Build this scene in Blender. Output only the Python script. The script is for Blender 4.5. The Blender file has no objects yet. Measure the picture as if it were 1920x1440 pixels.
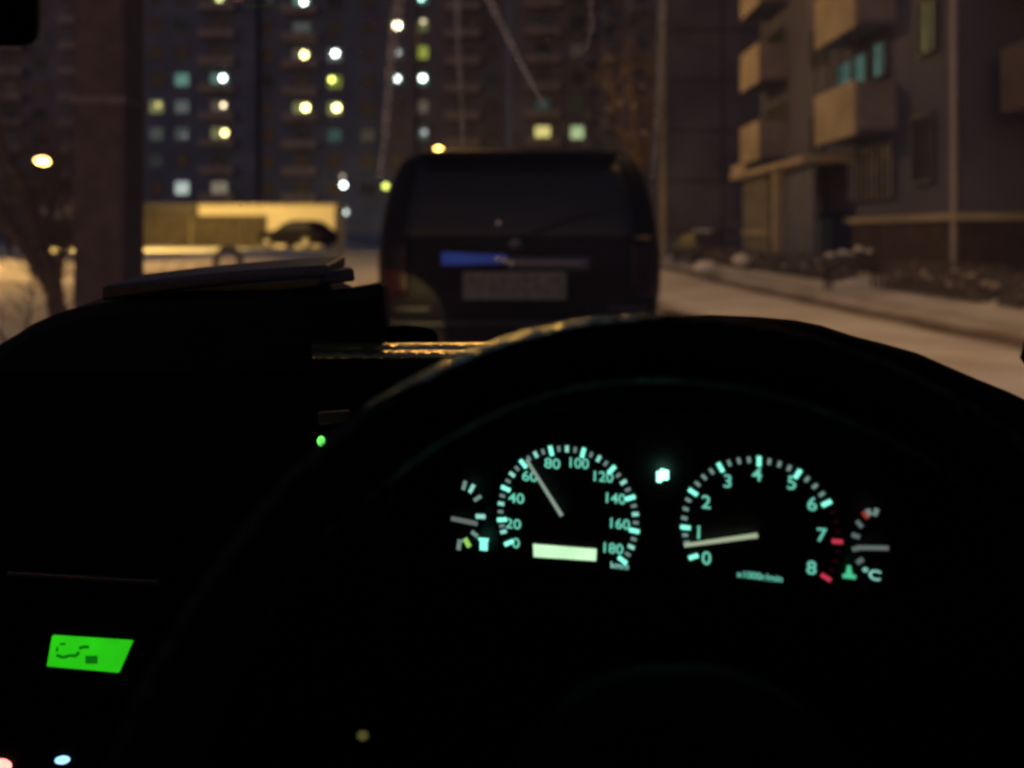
import bpy, bmesh, math, random
from mathutils import Vector, Matrix
random.seed(7)
R = math.radians
PI = math.pi
# ------------------------------------------------------------------ camera, world, exposure
sc = bpy.context.scene
COL = sc.collection
F = 1450.0            # focal length in photo pixels (photo 1920 wide)
EYE = 1.30            # eye height above the road
cam_d = bpy.data.cameras.new("camera")
cam = bpy.data.objects.new("camera", cam_d)
COL.objects.link(cam)
cam.location = (0, 0, EYE)
cam.rotation_euler = (R(90), 0, 0)
cam_d.sensor_width = 36
cam_d.lens = 36 * F / 1920
cam_d.shift_y = -280 / 1920
cam_d.clip_start = 0.02
cam_d.clip_end = 900
cam_d.dof.use_dof = True
cam_d.dof.focus_distance = 0.70
cam_d.dof.aperture_fstop = 3.2
sc.camera = cam
sc.render.engine = 'CYCLES'
sc.cycles.use_denoising = True
sc.cycles.pixel_filter_type = 'BLACKMAN_HARRIS'
sc.cycles.filter_width = 2.4
sc.cycles.sample_clamp_indirect = 2.0
sc.cycles.sample_clamp_direct = 60.0
sc.cycles.max_bounces = 6
sc.cycles.transparent_max_bounces = 16
sc.view_settings.view_transform = 'Standard'
sc.view_settings.look = 'None'
sc.view_settings.gamma = 1
sc.view_settings.exposure = 0
W = bpy.data.worlds.new("World")
sc.world = W
W.use_nodes = True
wn = W.node_tree
wn.nodes.clear()
sky = wn.nodes.new('ShaderNodeTexSky')
sky.sky_type = 'NISHITA'
sky.sun_disc = False
sky.sun_elevation = R(3)
sky.sun_rotation = R(200)
bg = wn.nodes.new('ShaderNodeBackground')
bg.inputs['Strength'].default_value = 0.066
out = wn.nodes.new('ShaderNodeOutputWorld')
tint = wn.nodes.new('ShaderNodeMix'); tint.data_type = 'RGBA'; tint.blend_type = 'MULTIPLY'; tint.inputs[0].default_value = 1.0
tint.inputs[7].default_value = (0.78, 0.80, 1.30, 1)
wn.links.new(sky.outputs[0], tint.inputs[6])
wn.links.new(tint.outputs[2], bg.inputs[0])
wn.links.new(bg.outputs[0], out.inputs[0])

# street lamps: (x, y, z, watts, colour)
SOD = (1.0, 0.53, 0.15)
YEL = (1.0, 0.62, 0.15)
# (x, y, z, watts, colour, cone degrees or 0 for a bare bulb, aim)
LAMPS = [
    (-18.2, 30.0, 4.10, 11500, YEL, 100, (0.30, 1.0, -0.62)),
    (-2.2, 27.5, 10.6, 1800, SOD, 152, (0.6, -0.25, -0.8)),
    (-13.5, 14.0, 7.4, 4600, (1.0, 0.55, 0.14), 119, (0.2, 0.0, -1)),
    (-5.7, 60.0, 7.9, 1200, (1.0, 0.58, 0.12), 120, (0.1, -1.0, -0.55)),  # distant lamp put in for the amber reflection on the van roof
    (4.2, 9.5, 8.6, 960, (1.0, 0.56, 0.20), 116, (-0.05, 0.25, -1)),  # unseen lamp added to brighten the near road
    (-2.6, -14.0, 8.0, 420, (1.0, 0.55, 0.22), 150, (0, 0.8, -1)),  # unseen lamp added behind for glints and fill on the van rear
]

# ------------------------------------------------------------------ helpers
def P(px, py, Y):
    return Vector(((px - 960) / F * Y, Y, EYE + (440 - py) / F * Y))

MATS = {}
def mat(name, col, rough=0.7, var=0.0, scale=5.0, metal=0.0, bump=0.0, bscale=60.0, spec=0.5, detail=4):
    if name in MATS: return MATS[name]
    m = bpy.data.materials.new(name); m.use_nodes = True
    nt = m.node_tree; b = nt.nodes['Principled BSDF']
    b.inputs['Base Color'].default_value = (*col, 1)
    b.inputs['Roughness'].default_value = rough
    b.inputs['Metallic'].default_value = metal
    b.inputs['Specular IOR Level'].default_value = spec
    tc = nt.nodes.new('ShaderNodeTexCoord')
    if var > 0:
        n = nt.nodes.new('ShaderNodeTexNoise'); n.inputs['Scale'].default_value = scale; n.inputs['Detail'].default_value = detail
        nt.links.new(tc.outputs['Object'], n.inputs['Vector'])
        r = nt.nodes.new('ShaderNodeValToRGB')
        r.color_ramp.elements[0].position = 0.3; r.color_ramp.elements[1].position = 0.7
        r.color_ramp.elements[0].color = tuple(c * (1 - var) for c in col) + (1,)
        r.color_ramp.elements[1].color = tuple(min(1, c * (1 + var)) for c in col) + (1,)
        nt.links.new(n.outputs[0], r.inputs[0]); nt.links.new(r.outputs[0], b.inputs['Base Color'])
    if bump > 0:
        n2 = nt.nodes.new('ShaderNodeTexNoise'); n2.inputs['Scale'].default_value = bscale; n2.inputs['Detail'].default_value = 3
        nt.links.new(tc.outputs['Object'], n2.inputs['Vector'])
        bp = nt.nodes.new('ShaderNodeBump'); bp.inputs['Strength'].default_value = bump; bp.inputs['Distance'].default_value = 0.01
        nt.links.new(n2.outputs[0], bp.inputs['Height']); nt.links.new(bp.outputs[0], b.inputs['Normal'])
    MATS[name] = m
    return m

def coat(m, w, r):
    b = m.node_tree.nodes['Principled BSDF']; b.inputs['Coat Weight'].default_value = w; b.inputs['Coat Roughness'].default_value = r
    nl = b.inputs['Normal'].links
    if nl: m.node_tree.links.new(nl[0].from_socket, b.inputs['Coat Normal'])
    return m

def emi(name, col, st, var=0.0, scale=2.0, sample=False):
    if name in MATS: return MATS[name]
    m = bpy.data.materials.new(name); m.use_nodes = True
    nt = m.node_tree; nt.nodes.clear()
    e = nt.nodes.new('ShaderNodeEmission'); o = nt.nodes.new('ShaderNodeOutputMaterial')
    e.inputs[0].default_value = (*col, 1); e.inputs[1].default_value = st
    if var > 0:
        tc = nt.nodes.new('ShaderNodeTexCoord'); n = nt.nodes.new('ShaderNodeTexNoise'); n.inputs['Scale'].default_value = scale
        nt.links.new(tc.outputs['Object'], n.inputs['Vector'])
        mp = nt.nodes.new('ShaderNodeMapRange'); mp.inputs[1].default_value = 0.3; mp.inputs[2].default_value = 0.7
        mp.inputs[3].default_value = st * (1 - var); mp.inputs[4].default_value = st * (1 + var)
        nt.links.new(n.outputs[0], mp.inputs[0]); nt.links.new(mp.outputs[0], e.inputs[1])
    nt.links.new(e.outputs[0], o.inputs[0])
    if not sample:
        m.cycles.emission_sampling = 'NONE'
    MATS[name] = m
    return m

def tag(o, label=None, cat=None, group=None, kind=None):
    if label: o['label'] = label
    if cat: o['category'] = cat
    if group: o['group'] = group
    if kind: o['kind'] = kind
    return o

def empty(name, loc=(0, 0, 0), rz=0):
    o = bpy.data.objects.new(name, None); COL.objects.link(o)
    o.location = loc; o.rotation_euler.z = rz
    o.empty_display_size = 0.1
    return o

class MB:
    def __init__(s): s.v = []; s.f = []
    def add(s, vs, fs):
        n = len(s.v); s.v += [tuple(v) for v in vs]; s.f += [tuple(i + n for i in f) for f in fs]
    def box(s, x0, x1, y0, y1, z0, z1):
        s.add([(x, y, z) for z in (z0, z1) for y in (y0, y1) for x in (x0, x1)],
              [(0, 2, 3, 1), (4, 5, 7, 6), (0, 1, 5, 4), (2, 6, 7, 3), (0, 4, 6, 2), (1, 3, 7, 5)])
        return s
    def tube(s, pts, rads, n=8, cap=True):
        pts = [Vector(p) for p in pts]
        if not hasattr(rads, '__len__'): rads = [rads] * len(pts)
        rings = []
        up = Vector((0.13, 0.21, 1)).normalized()
        for i, p in enumerate(pts):
            d = (pts[min(i + 1, len(pts) - 1)] - pts[max(i - 1, 0)]).normalized()
            a = d.cross(up)
            if a.length < 1e-3: a = d.cross(Vector((1, 0, 0)))
            a.normalize(); b = a.cross(d)
            rings.append([p + (a * math.cos(t) + b * math.sin(t)) * rads[i] for t in [2 * PI * k / n for k in range(n)]])
        vs = [v for r in rings for v in r]
        fs = []
        for i in range(len(pts) - 1):
            for k in range(n):
                fs.append((i * n + k, i * n + (k + 1) % n, (i + 1) * n + (k + 1) % n, (i + 1) * n + k))
        if cap:
            fs.append(tuple(range(n))); fs.append(tuple((len(pts) - 1) * n + k for k in reversed(range(n))))
        s.add(vs, fs); return s
    def loft(s, rings, close=True, cap0=True, cap1=True):
        n = len(rings[0]); vs = [v for r in rings for v in r]; fs = []
        for i in range(len(rings) - 1):
            for k in range(n if close else n - 1):
                fs.append((i * n + k, i * n + (k + 1) % n, (i + 1) * n + (k + 1) % n, (i + 1) * n + k))
        if cap0: fs.append(tuple(reversed(range(n))))
        if cap1: fs.append(tuple((len(rings) - 1) * n + k for k in range(n)))
        s.add(vs, fs); return s
    def grid(s, fn, nu, nv):
        vs = [fn(i / nu, j / nv) for j in range(nv + 1) for i in range(nu + 1)]
        fs = [(j * (nu + 1) + i, j * (nu + 1) + i + 1, (j + 1) * (nu + 1) + i + 1, (j + 1) * (nu + 1) + i) for j in range(nv) for i in range(nu)]
        s.add(vs, fs); return s
    def ball(s, c, r, n=14, m=8):
        if not hasattr(r, '__len__'): r = (r, r, r)
        vs = []; fs = []
        for j in range(m + 1):
            t = PI * j / m
            for i in range(n):
                a = 2 * PI * i / n
                vs.append((c[0] + r[0] * math.sin(t) * math.cos(a), c[1] + r[1] * math.sin(t) * math.sin(a), c[2] + r[2] * math.cos(t)))
        for j in range(m):
            for i in range(n):
                fs.append((j * n + i, (j + 1) * n + i, (j + 1) * n + (i + 1) % n, j * n + (i + 1) % n))
        s.add(vs, fs); return s
    def build(s, name, material, parent=None, smooth=False, bevel=0.0, solid=0.0, sub=0):
        me = bpy.data.meshes.new(name); me.from_pydata(s.v, [], s.f); me.update()
        bm = bmesh.new(); bm.from_mesh(me)
        bmesh.ops.remove_doubles(bm, verts=bm.verts, dist=1e-6)
        bmesh.ops.recalc_face_normals(bm, faces=bm.faces); bm.to_mesh(me); bm.free()
        o = bpy.data.objects.new(name, me); COL.objects.link(o)
        me.materials.append(material)
        if smooth:
            for p in me.polygons: p.use_smooth = True
        if parent is not None:
            o.parent = parent
            wm = Matrix.Identity(4)
            q = parent
            while q is not None:
                wm = Matrix.LocRotScale(q.location, q.rotation_euler, q.scale) @ wm
                q = q.parent
            if getattr(s, 'world', False):
                o.matrix_parent_inverse = Matrix.Identity(4)
                me.transform(wm.inverted())
        if solid:
            md = o.modifiers.new("s", 'SOLIDIFY'); md.thickness = solid; md.offset = 0
        if bevel:
            md = o.modifiers.new("b", 'BEVEL'); md.width = bevel; md.segments = 3; md.limit_method = 'ANGLE'
        if sub:
            md = o.modifiers.new("u", 'SUBSURF'); md.levels = sub; md.render_levels = sub
        return o

def WB():
    m = MB(); m.world = True; return m

def copy_tree(o, parent=None):
    c = o.copy(); COL.objects.link(c); c.parent = parent
    for ch in list(o.children): copy_tree(ch, c)
    return c

# ------------------------------------------------------------------ materials
M_panel = mat('concrete_panel_mauve', (0.105, 0.108, 0.16), 0.9, 0.25, 0.35, bump=0.3, bscale=8)
M_panel2 = mat('concrete_panel_grey', (0.12, 0.12, 0.165), 0.9, 0.3, 0.3, bump=0.3, bscale=8)
M_panel3 = mat('concrete_panel_blue', (0.085, 0.11, 0.21), 0.9, 0.3, 0.3, bump=0.3, bscale=8)
M_parapet = mat('balcony_paint_ochre', (0.42, 0.36, 0.27), 0.85, 0.2, 0.8)
M_parapet_dark = mat('balcony_slate', (0.24, 0.22, 0.23), 0.85, 0.25, 0.8)
M_dark = mat('dark_opening', (0.03, 0.026, 0.026), 0.6, 0.3, 2)
M_glass_dark = mat('dark_window_glass', (0.015, 0.015, 0.02), 0.4)
M_frame = mat('window_frame_paint', (0.12, 0.12, 0.14), 0.6, 0.2, 3)
M_metal = mat('galvanised_metal', (0.35, 0.33, 0.34), 0.45, 0.2, 3, metal=0.4)
M_brick = mat('plinth_brown', (0.06, 0.042, 0.038), 0.9, 0.3, 3, bump=0.4, bscale=30)
M_door = mat('blue_grey_door', (0.10, 0.11, 0.17), 0.6, 0.15, 2)
M_garage = mat('garage_plaster', (0.66, 0.61, 0.50), 0.9, 0.1, 0.6)
M_garage_gate = mat('garage_gate_rust', (0.055, 0.043, 0.028), 0.8, 0.35, 1.5)
M_snow = mat('snow_clump', (0.75, 0.75, 0.78), 0.8, 0.08, 6, bump=0.5, bscale=15)
M_snow_dirty = mat('dirty_snow_clump', (0.38, 0.34, 0.33), 0.9, 0.4, 3, bump=0.8, bscale=9)
M_bark = mat('tree_bark', (0.13, 0.09, 0.065), 0.95, 0.4, 12, bump=0.8, bscale=40)
M_pole = mat('weathered_concrete_pylon', (0.125, 0.085, 0.075), 0.95, 0.22, 6, bump=0.5, bscale=40)
M_lamp_metal = mat('lamp_post_metal', (0.02, 0.018, 0.018), 0.8, 0.2, 5)

# ------------------------------------------------------------------ terrain
def sm(a, b, x):
    t = max(0, min(1, (x - a) / (b - a))); return t * t * (3 - 2 * t)
def hn(x, y):
    return (math.sin(x * 1.7 + 0.6 * y) * math.sin(y * 1.3 - 0.4 * x) + 0.5 * math.sin(x * 3.9 + 1.1) * math.sin(y * 3.1 + 0.7)) * 0.5
def gz(x, y):
    xb = -2.6 - 0.15 * max(y, 0)
    l = 1 - sm(xb - 2.2, xb, x)
    z = l * (0.62 + 0.10 * hn(x * 0.5, y * 0.35)) * (1 if y > -20 else 0.6)
    if y > 34 and x < -6: z *= 1 - 0.25 * sm(40, 50, y)
    r = sm(8.0, 8.9, x)
    z += r * (0.22 + 0.07 * hn(x * 2, y))
    if 4.0 < x < 8 :
        for c, w, d in ((6.05, 0.38, 0.05), (7.15, 0.30, 0.03)):
            cc = c + 0.12 * math.sin(y * 0.25)
            z -= d * math.exp(-((x - cc) / w) ** 2)
        z += 0.05 * math.exp(-((x - 6.6) / 0.3) ** 2)
    z += 0.012 * hn(x * 4, y * 3)
    return z
def axis(stops):
    o = []
    for a, b, st in stops:
        k = a
        while k < b - 1e-6: o.append(k); k += st
    o.append(stops[-1][1]); return o
xs = axis([(-260, -60, 40), (-60, -24, 3), (-24, -3, 0.35), (-3, 4, 0.5), (4, 10, 0.12), (10, 14, 0.5), (14, 60, 6), (60, 260, 40)])
ys = axis([(-60, 2, 6), (2, 30, 0.4), (30, 60, 1.0), (60, 120, 5), (120, 400, 40)])
g = MB()
g.v = [(x, y, gz(x, y)) for y in ys for x in xs]
nx = len(xs)
g.f = [(j * nx + i, j * nx + i + 1, (j + 1) * nx + i + 1, (j + 1) * nx + i) for j in range(len(ys) - 1) for i in range(nx - 1)]
mg = bpy.data.materials.new('snowy_ground'); mg.use_nodes = True
nt = mg.node_tree; b = nt.nodes['Principled BSDF']; b.inputs['Roughness'].default_value = 0.85
tc = nt.nodes.new('ShaderNodeTexCoord')
sx = nt.nodes.new('ShaderNodeSeparateXYZ'); nt.links.new(tc.outputs['Object'], sx.inputs[0])
def math_(op, a, b_=None, c=None):
    n = nt.nodes.new('ShaderNodeMath'); n.operation = op
    for i, q in enumerate((a, b_, c)):
        if q is None: continue
        if isinstance(q, (int, float)): n.inputs[i].default_value = q
        else: nt.links.new(q, n.inputs[i])
    return n.outputs[0]
nz = nt.nodes.new('ShaderNodeTexNoise'); nz.inputs['Scale'].default_value = 0.7; nz.inputs['Detail'].default_value = 6
nt.links.new(tc.outputs['Object'], nz.inputs['Vector'])
wob = math_('MULTIPLY', math_('SINE', math_('MULTIPLY', sx.outputs['Y'], 0.25)), 0.12)
nw = math_('MULTIPLY', math_('SUBTRACT', nz.outputs[0], 0.5), 0.7)
xx = math_('ADD', math_('SUBTRACT', sx.outputs['X'], wob), nw)
def rut(c, w):
    d = math_('DIVIDE', math_('SUBTRACT', xx, c), w)
    return math_('POWER', 2.71828, math_('MULTIPLY', math_('MULTIPLY', d, d), -1.0))
ruts = math_('ADD', math_('ADD', rut(6.05, 0.36), math_('MULTIPLY', rut(7.15, 0.25), 0.5)), math_('MULTIPLY', rut(2.6, 0.35), 0.8))
ruts = math_('MINIMUM', math_('MULTIPLY', ruts, math_('ADD', nz.outputs[0], 0.55)), 0.97)
mx = nt.nodes.new('ShaderNodeMix'); mx.data_type = 'RGBA'
nt.links.new(ruts, mx.inputs[0])
rp = nt.nodes.new('ShaderNodeValToRGB'); rp.color_ramp.elements[0].position = 0.3; rp.color_ramp.elements[1].position = 0.62
rp.color_ramp.elements[0].color = (0.50, 0.46, 0.44, 1); rp.color_ramp.elements[1].color = (0.72, 0.72, 0.75, 1)
nt.links.new(nz.outputs[0], rp.inputs[0]); nt.links.new(rp.outputs[0], mx.inputs[6])
mx.inputs[7].default_value = (0.10, 0.06, 0.035, 1)
nt.links.new(mx.outputs[2], b.inputs['Base Color'])
n3 = nt.nodes.new('ShaderNodeTexNoise'); n3.inputs['Scale'].default_value = 5; n3.inputs['Detail'].default_value = 5
nt.links.new(tc.outputs['Object'], n3.inputs['Vector'])
bp = nt.nodes.new('ShaderNodeBump'); bp.inputs['Strength'].default_value = 0.6; bp.inputs['Distance'].default_value = 0.12
nt.links.new(n3.outputs[0], bp.inputs['Height']); nt.links.new(bp.outputs[0], b.inputs['Normal'])
tag(g.build('snowy_ground', mg, smooth=True), kind='structure')

# ------------------------------------------------------------------ far apartment towers
WIN_COL = {
    'yel': (1.0, 0.86, 0.30), 'ygr': (0.78, 0.90, 0.16), 'warm': (1.0, 0.84, 0.52), 'white': (0.85, 1.0, 0.92),
    'teal': (0.45, 0.95, 0.80), 'grey': (0.62, 0.70, 0.68), 'beige': (0.80, 0.66, 0.48), 'olive': (0.72, 0.74, 0.32), 'green': (0.75, 0.95, 0.50)}
def win_proto():
    d = {}
    f = MB(); w, h, t = 0.8, 0.72, 0.07
    f.box(-w, w, -0.16, 0, -h - t, -h).box(-w, w, -0.16, 0, h, h + t)
    f.box(-w - t, -w, -0.16, 0, -h - t, h + t).box(w, w + t, -0.16, 0, -h - t, h + t)
    f.box(-0.03, 0.03, -0.12, -0.03, -h, h)
    fo = f.build('window', M_frame); d['f'] = fo.data; bpy.data.objects.remove(fo)
    p = MB().box(-w, w, -0.03, 0.0, -h, h); po = p.build('pane', M_glass_dark); d['p'] = po.data; bpy.data.objects.remove(po)
    l = MB().ball((0, -0.09, 0), (0.25, 0.055, 0.25)); lo = l.build('ceiling_lamp', M_glass_dark, smooth=True); d['l'] = lo.data; bpy.data.objects.remove(lo)
    return d
WP = win_proto()
def obj(name, me, parent, loc, rz=0, sx_=1, sz_=1, m=None, sy_=1):
    o = bpy.data.objects.new(name, me); COL.objects.link(o); o.parent = parent
    o.location = loc; o.rotation_euler.z = rz; o.scale = (sx_, sy_, sz_)
    if m is not None:
        o.material_slots[0].link = 'OBJECT'; o.material_slots[0].material = m
    return o
def window(parent, loc, rz=0, sw=1.0, sh=1.0, pane=None, pst=0.0, lamp=None, lst=0.0, lx=0.0, lz=0.0, ls=1.0, tint=None):
    f = obj('window', WP['f'], parent, loc, rz, sw, sh)
    pm = M_glass_dark
    if pane: pm = emi('curtain_glow_%s_%d' % (pane, int(pst * 1000)), WIN_COL[pane], pst, 0.35, 1.6)
    obj('pane', WP['p'], f, (0, 0, 0), m=pm)
    if lamp:
        lm = emi('room_lamp_%s_%d' % (lamp, int(lst * 10)), WIN_COL[lamp], lst)
        obj('ceiling_lamp', WP['l'], f, (lx / sw, 0, lz / sh), m=lm, sx_=ls / sw, sz_=ls / sh)
    return f

def px2x(px, Y): return (px - 960) / F * Y
ROWY = [353 - 50.6 * k for k in range(12)]      # window rows in the photo, lowest first
STOREY = 2.73

def tower(label, x0, x1, y0, depth, m, cols, lit, balc=(), first=0, nst=11, base=6.0, grp='apartment towers across the yard', dim=()):
    t = empty('apartment_building', ((x0 + x1) / 2, y0, 0))
    tag(t, label, 'building', grp)
    cx = (x0 + x1) / 2
    H = base + STOREY * nst + 1.2
    bw = MB().box(x0 - cx, x1 - cx, 0, depth, -0.5, H)
    # joint ribs between storeys and vertical ribs, proud of the wall
    bw.build('wall', m, t)
    jb = MB()
    for k in range(-2, nst + 1):
        z = base - 1.35 + STOREY * k
        if z > 0.4: jb.box(x0 - cx, x1 - cx, -0.05, 0, z - 0.05, z + 0.05)
    jb.build('storey_joint', M_panel2, t)
    MB().box(x0 - cx - 0.3, x1 - cx + 0.3, -0.3, depth + 0.3, H, H + 0.4).build('roof', M_dark, t)
    for c, px in enumerate(cols):
        X = px2x(px, y0) - cx
        for k in range(-1 if first < 0 else 0, nst):
            z = base + STOREY * k
            spec = lit.get((px, k))
            wide = px in balc
            if spec: window(t, (X, 0, z), **{**spec, 'sw': spec['sw'] * .84, 'sh': .86})
            else:
                q = random.random()
                window(t, (X, 0, z), sw=random.choice((.75, .85, .95)), sh=.86, pane=(random.choice(('grey', 'beige', 'olive')) if q < .22 else None), pst=random.choice((.008, .014, .022)))
            if wide:
                pb = MB(); pb.box(-1.75, 1.75, -1.1, -1.02, -0.95 - 0.35, -0.22 - 0.35).box(-1.75, 1.75, -1.02, 0, -1.42, -1.3)
                pb.box(-1.75, -1.69, -1.02, 0, -1.3, -0.57).box(1.69, 1.75, -1.02, 0, -1.3, -0.57)
                if 'balc' not in MATS:
                    q = pb.build('balcony', M_parapet_dark); MATS['balc'] = q.data; bpy.data.objects.remove(q)
                obj('balcony', MATS['balc'], t, (X, 0, z))
    return t
YT = 78.0
def L(pane=None, pst=0.2, lamp=None, lst=0, lx=0, lz=0, sw=1.0, sh=1.0, ls=1.0):
    return dict(pane=pane, pst=pst, lamp=lamp, lst=lst, lx=lx, lz=lz, sw=sw, sh=sh, ls=ls)
# k: 0->353, 1->302, 2->252, 3->201, 4->150, 5->99, 6->48, 7->-2
litA = {
    (288, 7): L('ygr', 1.2, 'ygr', 10, 0.1, -0.1), (338, 7): L('olive', .05), (412, 7): L('olive', .15, 'olive', 4, 0, -.1),
    (342, 4): L('teal', .28), (412, 4): L('teal', .22, 'white', 14, 0.35, 0.15, 1.3),
    (294, 3): L('olive', .30, 'yel', 1.6, 0.2, 0.2, ls=.8), (342, 3): L('grey', .17), (412, 3): L('beige', .12, 'warm', 6, 0.4, 0.15, 1.2, ls=.8),
    (294, 2): L('grey', .10), (342, 2): L('grey', .10, 'grey', .5, .3, -.2, ls=.7), (412, 2): L('olive', .28, 'yel', 9, 0.55, 0.1, 1.2, ls=1.1),
    (294, 1): L('grey', .04), (342, 0): L('white', .65, None), (412, 0): L('beige', .30, sw=1.2),
}
litB = {
    (566, 7): L('teal', .3, 'white', 14, 0.2, 0.0, 1.2), (560, 6): L('grey', .12, sw=1.3),
    (566, 6): L('grey', .12, sw=1.3),
    (566, 5): L('beige', .14, 'yel', 14, 0.25, 0.05, 1.3, ls=1.2), (628, 5): L('grey', .2, 'white', 14, 0.05, 0.2, ls=1.1),
    (628, 4): L('ygr', .25, 'ygr', 9, -0.3, 0.25, ls=.9), (566, 3): L('olive', .3, 'yel', 14, 0.4, 0.1, 1.3, ls=1.25),
    (628, 3): L('olive', .35, 'yel', 14, 0.2, 0.1, ls=1.25), (628, 2): L('teal', .08), (690, 2): L('beige', .07),
}
litC = {
    (745, 6): L('beige', .1, 'warm', 18, 0.0, 0.0, ls=1.3), (745, 5): L('beige', .06, 'grey', 1.5, .1, 0, ls=.9), (745, 4): L('teal', .05, 'white', 8, 0, .1, ls=1.0),
    (790, 7): L('teal', .1, 'teal', 6, 0, 0.0, ls=.9), (790, 6): L('olive', .15, 'warm', 2.2, .2, .4, ls=.8), (790, 5): L('ygr', .42),
    (790, 4): L('teal', .12, 'white', 12, .15, .15, ls=1.1), (790, 3): L('beige', .14), (790, 2): L('grey', .10, 'grey', 1.2, .3, .15, ls=1.0), (752, 2): L('grey', .03),
}
litD = {
    (1017, 2): L('yel', .85, sw=1.1), (1082, 2): L('green', .60, sw=.95), (1017, 3): L('teal', .05), (1082, 5): L('beige', .05),
    (1017, 6): L('grey', .015),
}
X_ = lambda px: px2x(px, YT)
tower('broad mauve apartment slab behind the leaning tree and the concrete pylon', X_(-420), X_(270), YT + 5, 14, M_panel, [-300, -200, -110, -50, 20, 75, 150, 215],
      {(20, 2): L('grey', .03), (20, 4): L('olive', .03), (20, 1): L('grey', .04)}, balc=(20, -110, 150))
tower('tall blue-grey tower directly above the yellow garage with a three-wide ladder of lit windows', X_(272), X_(478), YT, 14, M_panel3, [294, 342, 412], litA, balc=(412,))
tower('bluish tower with paired bright yellow windows between the garage and the van', X_(480), X_(718), YT + 1.2, 14, M_panel3, [500, 566, 628, 690], litB, balc=(566,))
tower('brown-grey tower rising behind the left half of the van roof', X_(720), X_(952), YT, 14, M_panel, [745, 790, 868, 920], litC, balc=(868,))
tower('dark tower rising behind the right half of the van with two adjacent pale yellow windows', X_(954), X_(1180), YT - 1, 14, M_panel2, [1017, 1082, 1145], litD, balc=(1017,))

# ground-floor entrance lights of the far towers
def wall_light(px, py, col, st, label, r=0.22):
    p = P(px, py, 76.0)
    t = empty('wall_lamp', p); tag(t, label, 'lamp', 'entrance lights under the far towers')
    MB().box(-0.12, 0.12, 0.1, 0.75, -0.05, 0.25).build('bracket', M_lamp_metal, t)
    MB().ball((0, 0, 0), r).build('globe', emi('porch_globe_%s_%d' % (col, int(st)), WIN_COL[col], st), t, smooth=True)
wall_light(644, 347, 'white', 12, 'white entrance light on the bluish tower left of the van', 0.24)
wall_light(642, 331, 'beige', 1.2, 'faint beige light just above the white entrance light', 0.2)
wall_light(648, 398, 'white', 3.0, 'dim white light nearest the garage end wall', 0.22)
wall_light(723, 349, 'ygr', 4, 'saturated yellow light beside the left edge of the van roof', 0.27)

# ------------------------------------------------------------------ long block receding along the road with blank gable (right of van)
def gable_block():
    x0, y0, y1, H = 8.15, 42.0, 76.0, 30.0
    t = empty('apartment_building', (x0 + 4, y0, 0)); tag(t, 'plain mauve gable wall of the long block between the van and the entrance canopy', 'building')
    ox, oy = x0 + 4, y0
    MB().box(x0 - ox, x0 + 8 - ox, 0, y1 - y0, -0.5, H).build('wall', M_panel2, t)
    j = MB()
    for k in range(10):
        z = 1.3 + (440 - 245) / F * 42 + STOREY * (k - 2)
        if z > 0.3: j.box(0.0 + x0 - ox, x0 + 8 - ox, -0.03, 0, z - 0.045, z + 0.045)
    for xx_ in (3.3,): j.box(x0 - ox + xx_ - 0.04, x0 - ox + xx_ + 0.04, -0.034, -0.0005, 0, H)
    j.build('panel_joint', M_dark, t)
    MB().box(x0 - ox - 0.12, x0 - ox + 0.16, -0.12, -0.0, 0, H).build('corner_strip', M_parapet, t)
    MB().box(x0 - ox - 0.3, x0 + 8.3 - ox, -0.3, y1 - y0 + 0.3, H, H + 0.4).build('roof', M_dark, t)
    for yy in range(5):
        for k in range(9):
            z = 2.6 + STOREY * k
            window(t, (x0 - ox, 3.0 + yy * 6.5, z), rz=-PI / 2, sw=1.2)
            if yy % 2 == 0 and k > 0:
                MB().box(x0 - ox - 1.0, x0 - ox - 0.93, 4.4 + yy * 6.5, 7.4 + yy * 6.5, z - 1.2, z - 0.25).box(x0 - ox - 0.93, x0 - ox, 4.4 + yy * 6.5, 7.4 + yy * 6.5, z - 1.33, z - 1.2).build('balcony', M_parapet_dark, t)
gable_block()

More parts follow.
